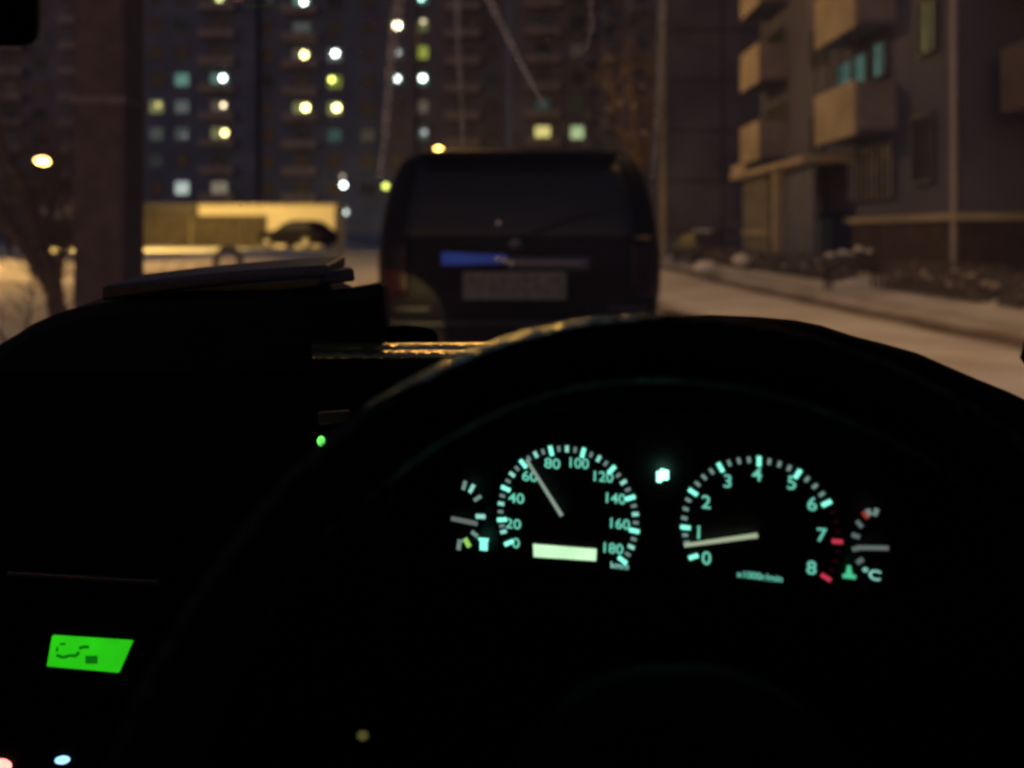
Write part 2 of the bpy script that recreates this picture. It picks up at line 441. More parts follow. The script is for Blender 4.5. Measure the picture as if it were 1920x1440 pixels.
# ------------------------------------------------------------------ near right block with balconies
def right_block():
    XB = 8.85      # balcony front plane
    XW = 9.95      # wall plane
    t = empty('apartment_building', (XW, 20, 0)); tag(t, 'near apartment block on the right with ochre balconies and a roofed entrance', 'building')
    def bx(mb, x0, x1, y0, y1, z0, z1): mb.box(x0 - XW, x1 - XW, y0 - 20, y1 - 20, z0, z1); return mb
    H = 30
    # main wall, recessed bay wall and the far part
    bx(MB(), XW, 22, 17.05, 31.0, 2.0, H).build('wall', M_panel, t)
    bx(MB(), XW - 0.12, 22, 17.0, 22.6, -0.4, 1.62).build('plinth', M_brick, t)
    bx(MB(), XW - 0.22, 22, 16.95, 22.7, 1.62, 1.78).build('plinth_ledge', M_parapet, t)
    bx(MB(), XW, 22, 17.05, 22.6, 1.78, 2.0).build('wall_base', M_panel, t)
    bx(MB(), XW, 22, 26.0, 31.0, -0.4, 2.0).build('wall_base', M_panel, t)
    bx(MB(), XW + 0.25, 22, 22.6, 26.0, -0.4, 2.0).build('entrance_wall', M_panel3, t)
    bx(MB(), XW - 0.04, XW, 23.9, 26.0, 2.0, H).build('stair_bay', M_panel2, t)
    # balconies: near stack and far stack
    for (ya, yb, zs, xw, mm) in ((20.0, 22.6, [3.9, 6.7, 9.5, 12.3, 15.1], XW, M_parapet), (27.8, 30.0, [4.0, 6.8, 9.6, 12.4, 15.2], XW, M_parapet)):
        for z in zs:
            bmb = MB()
            ph = 1.42
            bx(bmb, XB, XB + 0.07, ya, yb, z, z + ph)
            bl = bmb.build('balcony', mm, t)
            sb = MB(); bx(sb, XB + 0.07, xw, ya, yb, z - 0.0, z + 0.14); sb.build('slab', M_panel, bl)
            sb = MB(); bx(sb, XB + 0.07, xw, ya, ya + 0.07, z + 0.14, z + ph - 0.05); bx(sb, XB + 0.07, xw, yb - 0.07, yb, z + 0.14, z + ph - 0.05); sb.build('side_panel', M_parapet_dark, bl)
            sb = MB()
            for k in range(4):
                y_ = ya + (yb - ya) * k / 3.0
                bx(sb, XB + 0.01, XB + 0.05, max(ya, y_ - 0.02), min(yb, y_ + 0.02), z + ph, z + 2.78)
            sb.build('glazing_bar', M_dark, bl)
    # windows facing the road
    wl = lambda y, z, **k: window(t, (0, y - 20, z), rz=-PI / 2, **k)
    for i, z in enumerate([5.35, 8.15, 10.95, 13.75]):
        if i == 0:
            wl(18.35, z + 0.9, sw=0.42, sh=0.85, pane='yel', pst=0.13)
        else:
            wl(18.35, z, sw=0.8)
        wl(28.9, z, sw=1.0)
        wl(24.9, z - 0.8, sw=0.6, sh=0.8)
    # teal lit kitchen window and its balcony door behind the near balcony
    wl(20.75, 6.0, sw=0.40, sh=0.62, pane='teal', pst=0.26)
    wl(22.5, 5.95, sw=1.25, sh=0.62, pane='teal', pst=0.12)
    # ground floor: barred window and dark window
    wb = window(t, (0, 21.1 - 20, 3.0), rz=-PI / 2, sw=1.25, sh=0.95)
    gb = MB()
    for k in range(9): gb.tube([(-0.95 + k * 0.24, -0.22, -0.75), (-0.95 + k * 0.24, -0.22, 0.75)], 0.022, 6)
    gb.build('window_bars', M_metal, wb)
    wl(18.6, 3.35, sw=0.5, sh=1.05)
    # drain pipe at the corner
    MB().tube([(-0.12, 17.2 - 20, 0.3), (-0.12, 17.2 - 20, 14)], 0.07, 10).build('drain_pipe', M_metal, t)
    # entrance
    bx(MB(), XB - 0.35, XW + 0.2, 22.6, 30.2, 3.42, 3.62).build('entrance_canopy', M_parapet, t)
    bx(MB(), XB - 0.30, XB - 0.24, 28.4, 30.2, 3.62, 3.95).build('canopy_fascia', M_parapet, t)
    bx(MB(), XB - 0.22, XB + 0.12, 25.3, 25.65, -0.3, 3.42).build('entrance_pillar', M_parapet, t)
    bx(MB(), XB + 0.0, XB + 0.1, 26.6, 29.6, -0.3, 3.42).build('porch_screen', mat('olive_screen', (.17, .16, .13), .8, .3, 2), t)
    bx(MB(), XB - 0.06, XB, 26.6, 29.6, 1.30, 1.45).build('screen_rail', M_parapet, t)
    dr = bx(MB(), XB + 0.02, XB + 0.12, 22.75, 25.1, -0.3, 3.40).build('entrance_panel', M_door, t)
    MB().add([], [])
    # neighbouring section beyond the pipe, set back
    bx(MB(), XW + 1.6, 22, 9.0, 17.05, -0.4, H).build('set_back_wall', mat('dark_navy_cladding', (0.007, 0.006, 0.010), .8, .2, 1), t)
    for z in (3.85, 6.65, 9.45):
        bmb = MB(); bx(bmb, XW + 0.35, XW + 0.42, 13.4, 16.3, z, z + 1.35); bl = bmb.build('balcony', mat('balcony_plum', (.10, .075, .08), .85, .2, 1), t)
        sb = MB(); bx(sb, XW + 0.42, XW + 1.6, 13.4, 16.3, z, z + 0.13); sb.build('slab', M_panel, bl)
        sb = MB(); bx(sb, XW + 0.42, XW + 1.6, 16.23, 16.3, z + .13, z + 1.3); bx(sb, XW + 0.42, XW + 1.6, 13.4, 13.47, z + .13, z + 1.3); sb.build('side_panel', M_parapet_dark, bl)
    for z in (2.6, 5.4, 8.2, 11.0):
        window(t, (1.6, 11.5 - 20, z), rz=-PI / 2, sw=1.1)
    bx(MB(), XW - 0.3, 22.3, 9.0, 31.3, H, H + 0.4).build('roof', M_dark, t)
right_block()

# ------------------------------------------------------------------ garage
def garage():
    Y = 44.0
    x1 = px2x(628, Y); xm = px2x(500, Y); x0 = px2x(60, Y)
    z1 = EYE + (440 - 386) / F * Y
    t = empty('garage', ((x0 + x1) / 2, Y, 0)); tag(t, 'low garage with bright yellow lamplit plaster wall and brown gates', 'garage')
    cx = (x0 + x1) / 2
    MB().box(x0 - cx, x1 - cx, 0, 2.6, -0.2, z1).build('wall', M_garage, t)
    MB().box(x0 - cx - 0.2, x1 - cx + 0.15, -0.12, 2.7, z1, z1 + 0.12).build('roof', M_snow_dirty, t)
    zt = EYE + (440 - 404) / F * Y
    xl = px2x(275, Y)
    n = 0
    xa = x0 + 0.3
    while xa < xm - 0.2:
        xb = min(xa + 2.9, xm)
        gm = MB()
        k = xa
        while k < xb - 0.1:
            gm.box(k - cx, min(k + 0.23, xb - 0.0) - cx, -0.09 - 0.02 * ((n) % 2), -0.0, 0.1, zt - (0.0 if xb > xl else 0.2)); k += 0.24; n += 1
        gm.build('garage_gate', M_garage_gate, t)
        xa = xb + 0.03
    MB().box(px2x(275, Y) - 1 - cx, px2x(372, Y) - cx, -0.3, -0.12, zt, z1 + 0.1).build('fascia_board', M_dark, t)
garage()

# ------------------------------------------------------------------ parked cars (far)
def rrect(w, y0, y1, r, n=6):
    pts = []
    for (cx, cy, a0) in ((w - r, y0 + r, -90), (w - r, y1 - r, 0), (-w + r, y1 - r, 90), (-w + r, y0 + r, 180)):
        for k in range(n + 1):
            a = R(a0 + 90 * k / n); pts.append((cx + r * math.cos(a), cy + r * math.sin(a)))
    return pts
def small_car(loc, rz, label, body, snowroof=False):
    t = empty('parked_car', loc, rz); tag(t, label, 'car', None)
    rings = []
    for (z, w, y0, y1, r) in ((0.2, .74, -1.95, 1.95, .25), (0.35, .82, -2.08, 2.08, .3), (0.6, .84, -2.12, 2.12, .35), (0.82, .82, -2.06, 1.95, .35), (0.93, .78, -1.85, 1.0, .3),
                              (1.15, .70, -1.55, .62, .3), (1.34, .62, -1.25, .3, .3), (1.42, .54, -1.05, .1, .3)):
        rings.append([(x, y, z) for x, y in rrect(w, y0, y1, r)])
    MB().loft(rings).build('body', body, t, smooth=True)
    gl = MB()
    for (z0, z1, w0, w1, ya, yb, yc, yd) in ((0.96, 1.32, .775, .635, -1.55, .75, -1.2, .3),):
        for s in (-1, 1):
            gl.add([(s * (w0 + .01), ya, z0), (s * (w0 + .01), yb, z0), (s * (w1 + .012), yd, z1), (s * (w1 + .012), yc, z1)], [(0, 1, 2, 3)])
        gl.build('side_windows', M_glass_dark, t)
    for x in (-.78, .78):
        for y in (-1.3, 1.3):
            w = MB().tube([(x - .1, y, .31), (x + .1, y, .31)], .31, 18).build('wheel', mat('tyre_rubber', (0.02, 0.02, 0.02), 0.9), t)
            MB().tube([(x - .105, y, .31), (x + .105, y, .31)], .18, 14).build('rim', M_metal, w)
    for x in (-.6, .6):
        MB().ball((x, -2.06, .68), (.14, .05, .08)).build('tail_light', mat('tail_light_red', (0.15, 0.01, 0.01), 0.3), t)
        MB().ball((x, 2.06, .64), (.15, .06, .08)).build('headlight', M_glass_dark, t)
    if snowroof:
        MB().ball((0, -.4, 1.4), (.55, .75, .12)).build('roof_snow', M_snow, t, smooth=True)
    return t
M_carpaint = mat('dark_car_paint', (0.005, 0.004, 0.004), 0.7, 0.1, 2, spec=0.05)
pc = P(553, 476, 39.0)
small_car((pc.x, 39.6, gz(pc.x, 39.6) + 0.02), R(62), 'dark hatchback parked on the snow in front of the yellow garage wall', M_carpaint)
pc = P(1312, 500, 38.0)
small_car((px2x(1312, 36), 36.0, 0.02), R(4), 'snow-topped car parked far down the road beside the gable wall', mat('grey_car_paint', (0.06, 0.05, 0.05), 0.5, 0.1, 2), True)

# ------------------------------------------------------------------ tyre arch in the snow
def tyre():
    Y = 15.0; p = P(428, 494, Y)
    pts = [(0.24 * math.cos(a), 0, 0.29 * math.sin(a) ) for a in [PI * (-0.35 + 1.7 * k / 26) for k in range(27)]]
    o = MB().tube(pts, 0.062, 10).build('tyre', mat('grey_painted_tyre', (0.07, 0.05, 0.055), 0.8, 0.3, 8), smooth=True)
    o.location = (p.x, Y, p.z)
    tag(o, 'old grey tyre half buried upright in the lamplit snow', 'tyre')
tyre()

# ------------------------------------------------------------------ concrete pylon
def pylon():
    Y = 5.2
    x0, x1 = px2x(135, Y), px2x(273, Y + .30)
    t = empty('concrete_pylon', ((x0 + x1) / 2, Y, 0)); tag(t, 'thick square weathered concrete pylon standing left of the van', 'pylon')
    w = (x1 - x0) / 2
    rings = []
    for z in [0.0 + 0.5 * k for k in range(15)]:
        ww = w * (1.0 + 0.002 * math.sin(z * 3))
        rings.append([(x, y, z) for x, y in rrect(ww, 0, .30, 0.03, 2)])
    MB().loft(rings).build('shaft', M_pole, t)
    MB().box(-w - 0.05, w + 0.05, -0.05, .35, -0.1, 0.35).build('footing', M_pole, t)
    MB().box(-w - 0.012, w + 0.012, -0.012, .312, 2.18, 2.23).build('steel_band', mat('rusty_steel_band', (0.19, 0.14, 0.13), 0.7, 0.3, 8), t)
pylon()

# ------------------------------------------------------------------ trees
def tree(root, label, stems, name='bare_tree', twigs=140, twl=0.7, seed=1, grp=None, r0=0.02, snow=0):
    rnd = random.Random(seed)
    t = empty(name, root); tag(t, label, 'tree', grp)
    tr = MB(); cr = MB(); sn = MB()
    for i, (pts, r_a, r_b) in enumerate(stems):
        P0 = [Vector(p) for p in pts]
        # resample with wobble
        q = []; n = 14
        for k in range(n + 1):
            u = k / n * (len(P0) - 1); a = min(int(u), len(P0) - 2); f = u - a
            v = P0[a].lerp(P0[a + 1], f)
            q.append(v + Vector((rnd.uniform(-1, 1), rnd.uniform(-1, 1), 0)) * 0.012 * (1 if 0 < k else 0))
        tr.tube(q, [r_a + (r_b - r_a) * (k / n) for k in range(n + 1)], 9)
        for j in range(twigs // len(stems)):
            k = rnd.randint(3, n); s = q[k]
            d = Vector((rnd.uniform(-1, 1), rnd.uniform(-1, 1), rnd.uniform(-0.1, 1.1))).normalized()
            Lh = twl * rnd.uniform(0.4, 1.2)
            pp = [s]
            for m in range(4):
                d = (d + Vector((rnd.uniform(-.4, .4), rnd.uniform(-.4, .4), rnd.uniform(-.1, .3)))).normalized()
                pp.append(pp[-1] + d * Lh / 4)
            rr = r0 * rnd.uniform(0.5, 1)
            cr.tube(pp, [rr, rr * .8, rr * .6, rr * .4, rr * .25], 5, cap=False)
            if snow and rnd.random() < snow:
                sn.ball(pp[2] + Vector((0, 0, rr)), (rnd.uniform(.08, .2), .1, .06), 8, 5)
            for m in range(2):
                s2 = pp[rnd.randint(1, 3)]; d2 = (d + Vector((rnd.uniform(-1, 1), rnd.uniform(-1, 1), rnd.uniform(-.2, .8)))).normalized()
                cr.tube([s2, s2 + d2 * Lh * .25, s2 + (d2 + Vector((0, 0, .2))) * Lh * .5], [rr * .5, rr * .35, rr * .2], 4, cap=False)
    tr.build('trunk', M_bark, t, smooth=True)
    cr.build('crown', M_bark, t)
    if snow and sn.v: sn.build('branch_snow', M_snow_dirty, t, smooth=True)
    return t
# leaning forked tree at far left
Yt = 8.0
b0 = P(128, 640, Yt)
def rel(px, py, Y=Yt): return P(px, py, Y) - Vector((b0.x, Yt, 0.2))
tree((b0.x, Yt, 0.2), 'dark forked tree leaning left between the snow bank and the pylon', [
    ([rel(132, 720), rel(112, 590), rel(98, 540), rel(50, 470), rel(-10, 380), rel(-60, 280)], 0.105, 0.05),
    ([rel(108, 560), rel(88, 480), rel(66, 420), rel(40, 340), rel(0, 270), rel(-20, 150)], 0.075, 0.035),
    ([rel(112, 560), rel(110, 500), rel(120, 460), rel(138, 430)], 0.04, 0.018),
    ([rel(78, 450), rel(92, 400), rel(110, 350), rel(120, 300)], 0.03, 0.012),
], twigs=210, twl=0.8, seed=3, r0=0.011)
p1 = P(330, 520, 13.0)
tree((p1.x, 13.0, gz(p1.x, 13.0) - .05), 'thin leafless sapling poking from the snow right of the pylon', [
    ([(0, 0, 0), (-.05, 0, .3), (.18, 0, .62)], .014, .006), ([(.1, 0, 0), (.25, 0, .3), (.42, 0, .6)], .014, .006), ([(-.1, 0, 0), (-.2, 0, .3), (-.2, 0, .6)], .012, .006)],
    name='leafless_shrub', twigs=14, twl=.22, seed=5, r0=.006)
p1 = P(40, 640, 6.5)
tree((p1.x, 6.5, 0.35), 'wiry leafless shrub in the snow bank at the left edge', [
    ([(0, 0, 0), (.08, 0, .3), (.1, 0, .62)], .014, .006), ([(-.1, 0, 0), (-.3, 0, .3), (-.5, 0, .55)], .014, .006), ([(.1, 0, 0), (.2, 0, .15), (.4, 0, .3)], .012, .006)],
    name='leafless_shrub', twigs=26, twl=.5, seed=9, r0=.005)
tree((5.6, 34, 0), 'tall bare tree with snow on its branches right of the van roof', [
    ([(0, 0, 0), (.05, 0, 4), (-.3, 0, 7), (-.6, 0, 11)], .16, .05), ([(0, 0, 3.6), (.5, .2, 6), (.7, 0, 9.5)], .09, .03), ([(0, 0, 4.2), (-.8, .2, 6), (-1.4, 0, 8.5)], .08, .03)],
    twigs=170, twl=1.8, seed=11, r0=.03, snow=.14)

# ------------------------------------------------------------------ street lamps
def street_lamp(i, label, pole_h_base, vis, head=0.2, arm=(0.9, 0.0)):
    x, y, z, w, c, cone, aim = LAMPS[i]
    bz = gz(x, y)
    t = empty('street_lamp', (x, y, bz)); tag(t, label, 'street lamp', 'sodium street lamps')
    h = z - bz
    ax, ay = arm
    MB().tube([(ax, ay, 0), (ax, ay, h * .97), (ax * .9, ay * .9, h + .22), (ax * .3, ay * .3, h + .3), (0, 0, h + .28)], [.09, .07, .05, .035, .035], 10).build('pole', M_lamp_metal, t, smooth=True)
    hd = MB().ball((0, 0, h + .22), (head * 1.5, head * 1.2, .12)).build('lamp_head', M_lamp_metal, t, smooth=True)
    MB().ball((0, 0, h + .10), (head, head * .9, head * .75)).build('bulb', emi('sodium_bulb_%d' % i, c, vis), hd, smooth=True)
    ld = bpy.data.lights.new('lamp_light', 'SPOT' if cone else 'POINT'); ld.energy = w; ld.color = c; ld.shadow_soft_size = 0.12
    if cone: ld.spot_size = R(cone); ld.spot_blend = 0.3 if i == 1 else 0.7
    lo = bpy.data.objects.new('lamp_light', ld); COL.objects.link(lo); lo.parent = t; lo.location = (0, 0, h - .22)
    if aim: lo.rotation_euler = Vector(aim).to_track_quat('-Z', 'Y').to_euler()
    return t
street_lamp(0, 'low glowing yellow street lamp behind the leaning tree', 0, 45, 0.24, arm=(-0.7, -0.9))
street_lamp(1, 'tall sodium street lamp over the road beyond the van', 0, 30, 0.22, arm=(-1.2, 0))
street_lamp(2, 'tall sodium street lamp over the left snow bank', 0, 30, 0.22)
street_lamp(4, 'sodium street lamp added out of view above the right lane to light the near road', 0, 20, 0.2, arm=(3.2, -0.2))
street_lamp(5, 'sodium street lamp added out of view behind our own car to light the van', 0, 20, 0.25, arm=(-3.0, 0))
street_lamp(3, 'distant amber lamp added in place of the reflection on the van roof', 0, 22, 0.26, arm=(0.8, 0.3))

# ------------------------------------------------------------------ hedge / fence / bench on the right
def hedge(y0, y1, label, seed):
    rnd = random.Random(seed)
    t = empty('hedge', (8.55, (y0 + y1) / 2, 0.1)); tag(t, label, 'hedge', 'snow-dusted clipped hedges along the right kerb')
    tw = MB(); sn = MB(); cy = (y0 + y1) / 2
    n = int((y1 - y0) * 190)
    for i in range(n):
        x = rnd.uniform(-.3, .3); y = rnd.uniform(y0, y1) - cy
        h = rnd.uniform(.3, .68)
        dx, dy = rnd.uniform(-.15, .15), rnd.uniform(-.15, .15)
        tw.tube([(x, y, 0), (x + dx * .5, y + dy * .5, h * .6), (x + dx, y + dy, h)], [.018, .013, .007], 4, cap=False)
        if rnd.random() < .1: sn.ball((x + dx * .7, y + dy * .7, h * rnd.uniform(.5, .95)), (rnd.uniform(.04, .1), rnd.uniform(.05, .12), rnd.uniform(.03, .06)), 6, 4)
    tw.build('twigs', mat('dry_twigs', (.13, .11, .11), .9, .3, 6), t); sn.build('caught_snow', M_snow_dirty, t, smooth=True)
hedge(9.5, 13.2, 'snow-dusted hedge nearest the right edge under the dark set-back wall', 21)
hedge(13.6, 17.2, 'snow-dusted hedge below the drain pipe corner', 22)
hedge(19.8, 25.0, 'snow-dusted hedge in front of the blue-grey entrance', 23)
hedge(25.6, 33.0, 'snow-dusted hedge farthest along the right kerb', 24)

def bench():
    Y = 17.8; x0, x1 = px2x(1545, Y), px2x(1650, Y)
    t = empty('park_bench', ((x0 + x1) / 2, Y, 0.15)); tag(t, 'low metal bench with lumps of lamplit snow beside the brown plinth', 'bench')
    w = (x1 - x0) / 2
    MB().box(-w, w, -.2, .2, .40, .45).build('seat', M_dark, t, bevel=.01)
    bk = MB()
    bk.tube([(-w, .22, .45), (-w * .2, .26, .72), (w * .5, .26, .80), (w, .24, .66)], .018, 6)
    bk.tube([(w * .45, .26, .8), (w * 1.15, .2, .35)], .018, 6)
    bk.build('backrest', M_dark, t)
    for sx_ in (-w * .85, w * .85):
        for sy_ in (-.15, .15):
            MB().box(sx_ - .03, sx_ + .03, sy_ - .03, sy_ + .03, -.1, .40).build('leg', M_dark, t)
    s = MB()
    for (px, py, a, b_) in ((1560, 478, .14, .05), (1583, 474, .12, .06), (1613, 467, .09, .07), (1632, 471, .08, .05), (1598, 476, .09, .04)):
        p = P(px, py, Y); s.ball((p.x - (x0 + x1) / 2, 0.1, p.z - 0.15), (a, .12, b_), 10, 6)
    s.build('seat_snow', M_snow, t, smooth=True)
bench()
def snow_heap(px, py, Y, r, label):
    p = P(px, py, Y)
    o = MB().ball((0, 0, 0), r, 14, 8).build('snow_heap', M_snow, smooth=True); o.location = p
    for v in o.data.vertices: v.co *= 1 + 0.12 * hn(v.co.x * 7 + px, v.co.z * 9)
    tag(o, label, 'snow heap', 'snow heaps beside the road')
snow_heap(1325, 502, 24.0, (.38, .5, .22), 'pale snow heap in front of the far snow-topped car')
snow_heap(1392, 487, 27.0, (.35, .4, .2), 'snow heap against the hedge under the entrance canopy')

# ------------------------------------------------------------------ van ahead
def van():
    CX = 0.045
    t = empty('minivan', (CX, 4.55, 0)); tag(t, 'dark minivan parked directly ahead with its tailgate towards us', 'van')
    paint = mat('van_paint_black', (0.007, 0.005, 0.0045), 0.5, 0.2, 3, bump=0.04, bscale=20, spec=0.08)
    glass = mat('van_tinted_glass', (0.007, 0.006, 0.006), 0.5, 0.1, 2, bump=0.05, bscale=9)
    # (z, half width, rear y, front y, corner r)
    lev = [(0.26, .78, .10, 4.1, .25), (0.34, .84, .04, 4.25, .28), (0.50, .87, .0, 4.35, .28), (0.76, .875, .0, 4.35, .28), (0.80, .86, .07, 4.3, .24), (0.98, .872, .07, 4.15, .22),
           (1.18, .875, .08, 3.7, .2), (1.36, .86, .13, 3.2, .2), (1.53, .84, .20, 2.9, .2), (1.66, .81, .27, 2.7, .2), (1.76, .775, .33, 2.5, .2), (1.82, .72, .39, 2.35, .2), (1.855, .62, .48, 2.2, .2), (1.868, .45, .62, 2.0, .2)]
    def lv(z):
        for a, b_ in zip(lev, lev[1:]):
            if z <= b_[0]:
                f = (z - a[0]) / (b_[0] - a[0]); return [a[i] + (b_[i] - a[i]) * f for i in range(5)]
        return lev[-1]
    def rear(u, z, off=0.0):
        _, w, y0, y1, r = lv(z); x = u * w; ax = abs(x)
        crown = 0.05 * (u * u)
        y = y0 if ax < w - r else y0 + r - math.sqrt(max(0, r * r - (ax - (w - r)) ** 2))
        return (x, y - off, z)
    MB().loft([[(x, y, z) for x, y in rrect(w, y0, y1, r, 8)] for z, w, y0, y1, r in lev]).build('body', paint, t, smooth=True)
    # rear window
    MB().grid(lambda u, v: rear((u * 2 - 1) * .80, 1.27 + v * .47, 0.012), 20, 8).build('rear_window', glass, t, smooth=True, solid=.004)
    wp = WB()
    # wiper arc on rear glass
    wm = MB().tube([(.03, .02 + .05, 1.29), (.30, .10, 1.40), (.62, .17, 1.46)], [.014, .01, .006], 6).build('rear_wiper', mat('black_rubber', (.01, .01, .01), .6), t)
    # spoiler lip
    MB().grid(lambda u, v: (Vector(rear((u * 2 - 1) * .8, 1.775)) + Vector((0, -.10 + v * .16, .02 + .02 * v))), 16, 2).build('roof_spoiler', mat('spoiler_matt', (.006, .005, .005), .85, spec=.05), t, smooth=True, solid=.03)
    # tail lights
    for s in (-1, 1):
        MB().grid(lambda u, v: rear(s * (.76 + u * .22), .93 + v * .36, 0.018), 8, 6).build('tail_light', mat('red_tail_lens', (.016, .002, .0015), .4, spec=.2), t, smooth=True, solid=.015)
    # bumper reflectors and step
    MB().grid(lambda u, v: rear((u * 2 - 1) * .93, .77 + v * .022, 0.02), 24, 1).build('bumper_step', mat('bumper_trim_grey', (.03, .027, .024), .5), t, smooth=True, solid=.015)
    for s in (-1, 1):
        MB().grid(lambda u, v: rear(s * (.60 + u * .27), .845 + v * .028, 0.02), 8, 1).build('reflector', mat('reflector_grey', (.03, .026, .02), .5), t, smooth=True, solid=.01)
    # garnish above plate : blue reflection on one half painted as a faint glow
    MB().grid(lambda u, v: rear(-.53 + u * .44, 1.118 + .012 * u + v * (.078 - .03 * u), 0.03), 10, 2).build('blue_reflection', emi('blue_reflection_glow', (0.05, 0.08, 0.38), 0.34, 0.15, 5), t, smooth=True, solid=.01)
    MB().grid(lambda u, v: rear(-.085 + u * .56, 1.09 + v * .075, 0.03), 10, 2).build('garnish', mat('van_chrome_garnish', (.16, .14, .15), .35, .1, 6, metal=.5), t, smooth=True, solid=.012)
    hb = MB()
    for (px, py, r) in ((934, 486, .017), (948, 489, .020), (960, 494, .018), (935, 419, .016)):
        p = P(px, py, 4.55 + .03); hb.ball((p.x - CX, p.y - 4.55 - .022, p.z), (r * 1.1, r * .45, r), 18, 12)
    hb.build('glint_studs', mat('polished_chrome', (.75, .70, .6), .12, metal=1.0), t, smooth=True)  # chrome domes added only to catch lamp glints
    # licence plate with unreadable characters
    pa = P(868, 510, 4.55); pb = P(1062, 562, 4.55)
    pl = MB().box(pa.x - CX, pb.x - CX, .005, .045, pb.z, pa.z).build('licence_plate', mat('plate_white', (.20, .19, .17), .6, .2, 14), t, bevel=.006)
    ch = MB(); rnd = random.Random(4)
    for k, segs in enumerate(('1236', '1245', '23567', '12347', '2367', '1357', '12456', '347', '1267')):
        xx_ = pa.x - CX + .035 + k * .0625 + (.012 if k > 5 else 0); z0 = pb.z + (.035 if 0 < k < 4 else .045); z1 = pa.z - .03; zm = (z0 + z1) / 2; w_ = .036; t_ = .009
        for c_ in segs:
            a_ = {'1': (0, w_, z1 - t_, z1), '2': (0, t_, zm + .002, z1 - t_), '3': (w_ - t_, w_, zm + .002, z1 - t_), '4': (t_ + .001, w_ - t_ - .001, zm - t_ / 2, zm + .001),
                  '5': (0, t_, z0 + t_, zm - t_ / 2 - .001), '6': (w_ - t_, w_, z0 + t_, zm - t_ / 2 - .001), '7': (0, w_, z0, z0 + t_ - .001)}[c_]
            ch.box(xx_ + a_[0], xx_ + a_[1], .001, .005, a_[2], a_[3])
    ch.build('plate_characters', mat('plate_ink', (.05, .05, .05), .6), pl)
    # emblem
    MB().ball((.02 - CX + .0, .06, 1.245), (.042, .012, .032), 16, 8).build('emblem', mat('dull_emblem', (.12, .11, .12), .4, metal=.4), t, smooth=True)
    for s in (-1, 1):
        for y in (.85, 3.4):
            w = MB().tube([(s * .84 - .1, y, .33), (s * .84 + .04 * s, y, .33)], .33, 22).build('wheel', mat('tyre_rubber', (0.02, 0.02, 0.02), 0.9), t)
    MB().tube([(.12, .02, .34), (.55, .02, .33)], .03, 8).build('exhaust_pipe', M_dark, t)
van()
# patch of dirty light on the van comes from our own left headlight (see own car)

# ------------------------------------------------------------------ OWN CAR
car = empty('car_interior', (0, 0, 0)); tag(car, 'unlit black car interior with glowing teal instrument dials and steering wheel', 'car')
M_black = mat('black_dash_plastic', (0.004, 0.004, 0.0045), 0.9, 0.2, 40, bump=0.15, bscale=500, spec=0.06)
M_black_soft = mat('black_matt_plastic', (0.004, 0.004, 0.005), 0.9, 0.2, 30, bump=0.1, bscale=300, spec=0.05)
M_leather = mat('grained_black_leather', (0.003, 0.003, 0.003), 0.30, 0.2, 60, bump=0.7, bscale=150, spec=0.05)
coat(M_leather, 0.07, 0.16)
M_gloss = mat('glossy_black_trim', (0.01, 0.01, 0.01), 0.18, spec=0.6)
M_face = mat('dial_black', (0.004, 0.004, 0.005), 0.6)
def C(x, y, z): return Vector((x, y, EYE + z))
def PC(px, py, Y): return P(px, py, Y)

XL, XR = -1.10, 0.72
# dashboard body: profile extruded across the car
prof = [(1.02, -.150), (.93, -.143), (.84, -.150), (.70, -.172), (.63, -.188), (.595, -.215), (.59, -.27), (.60, -.40), (.64, -.62), (1.02, -.62)]
d = MB()
rings = []
nX = 40
for i in range(nX + 1):
    x = XL + (XR - XL) * i / nX
    rings.append([C(x, y, z - .34 * max(0, x - .44) + 0.002 * math.sin(i * .8)) for y, z in prof])
d.loft(rings).build('dashboard', M_black, car, smooth=False, bevel=.012)
# glossy channel at the foot of the windscreen, street-light glint put into its gold colour
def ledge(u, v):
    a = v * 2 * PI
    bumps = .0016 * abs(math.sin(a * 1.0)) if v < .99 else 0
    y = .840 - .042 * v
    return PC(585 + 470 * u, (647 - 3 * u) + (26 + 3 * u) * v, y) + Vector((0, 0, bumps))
MB().grid(ledge, 60, 16).build('dash_ledge', mat('gold_glint_dash', (.62, .50, .20), .24, .5, 14, metal=.85, bump=.35, bscale=110, spec=.9), car, smooth=True, solid=.004)
MB().box(PC(585, 0, .82).x, PC(1055, 0, .82).x, .800, .838, EYE - .18, EYE - .1285).build('ledge_riser', M_black_soft, car)

# centre binnacle (raised middle of the dashboard)
sil = [(-40, 700), (-30, 668), (2, 644), (30, 628), (60, 608), (105, 588), (150, 574), (190, 566), (300, 561), (420, 556), (520, 552), (600, 546), (650, 540), (690, 533), (712, 529), (719, 536), (721, 560), (723, 610), (724, 655), (724, 720)]
b1 = MB()
front = [PC(px, py + (3 if 0 < i < len(sil) - 1 else 0), .86) for i, (px, py) in enumerate(sil)]
mid = [PC(px, py, .90) for px, py in sil]
back = [Vector((p.x * 1.055, .985, PC(0, py - (18 + (px - 190) * .030 if 180 < px < 640 else 2), .985).z)) for p, (px, py) in zip(mid, sil)]
ff = [Vector((p.x * .985 - .003, .845, p.z - .012)) for p in front]
b1.loft([ff, front, mid, back]).build('centre_binnacle', mat('grey_black_dash_top', (0.016, 0.015, 0.015), 0.8, 0.2, 30, bump=0.15, bscale=300, spec=0.1), car, smooth=False)
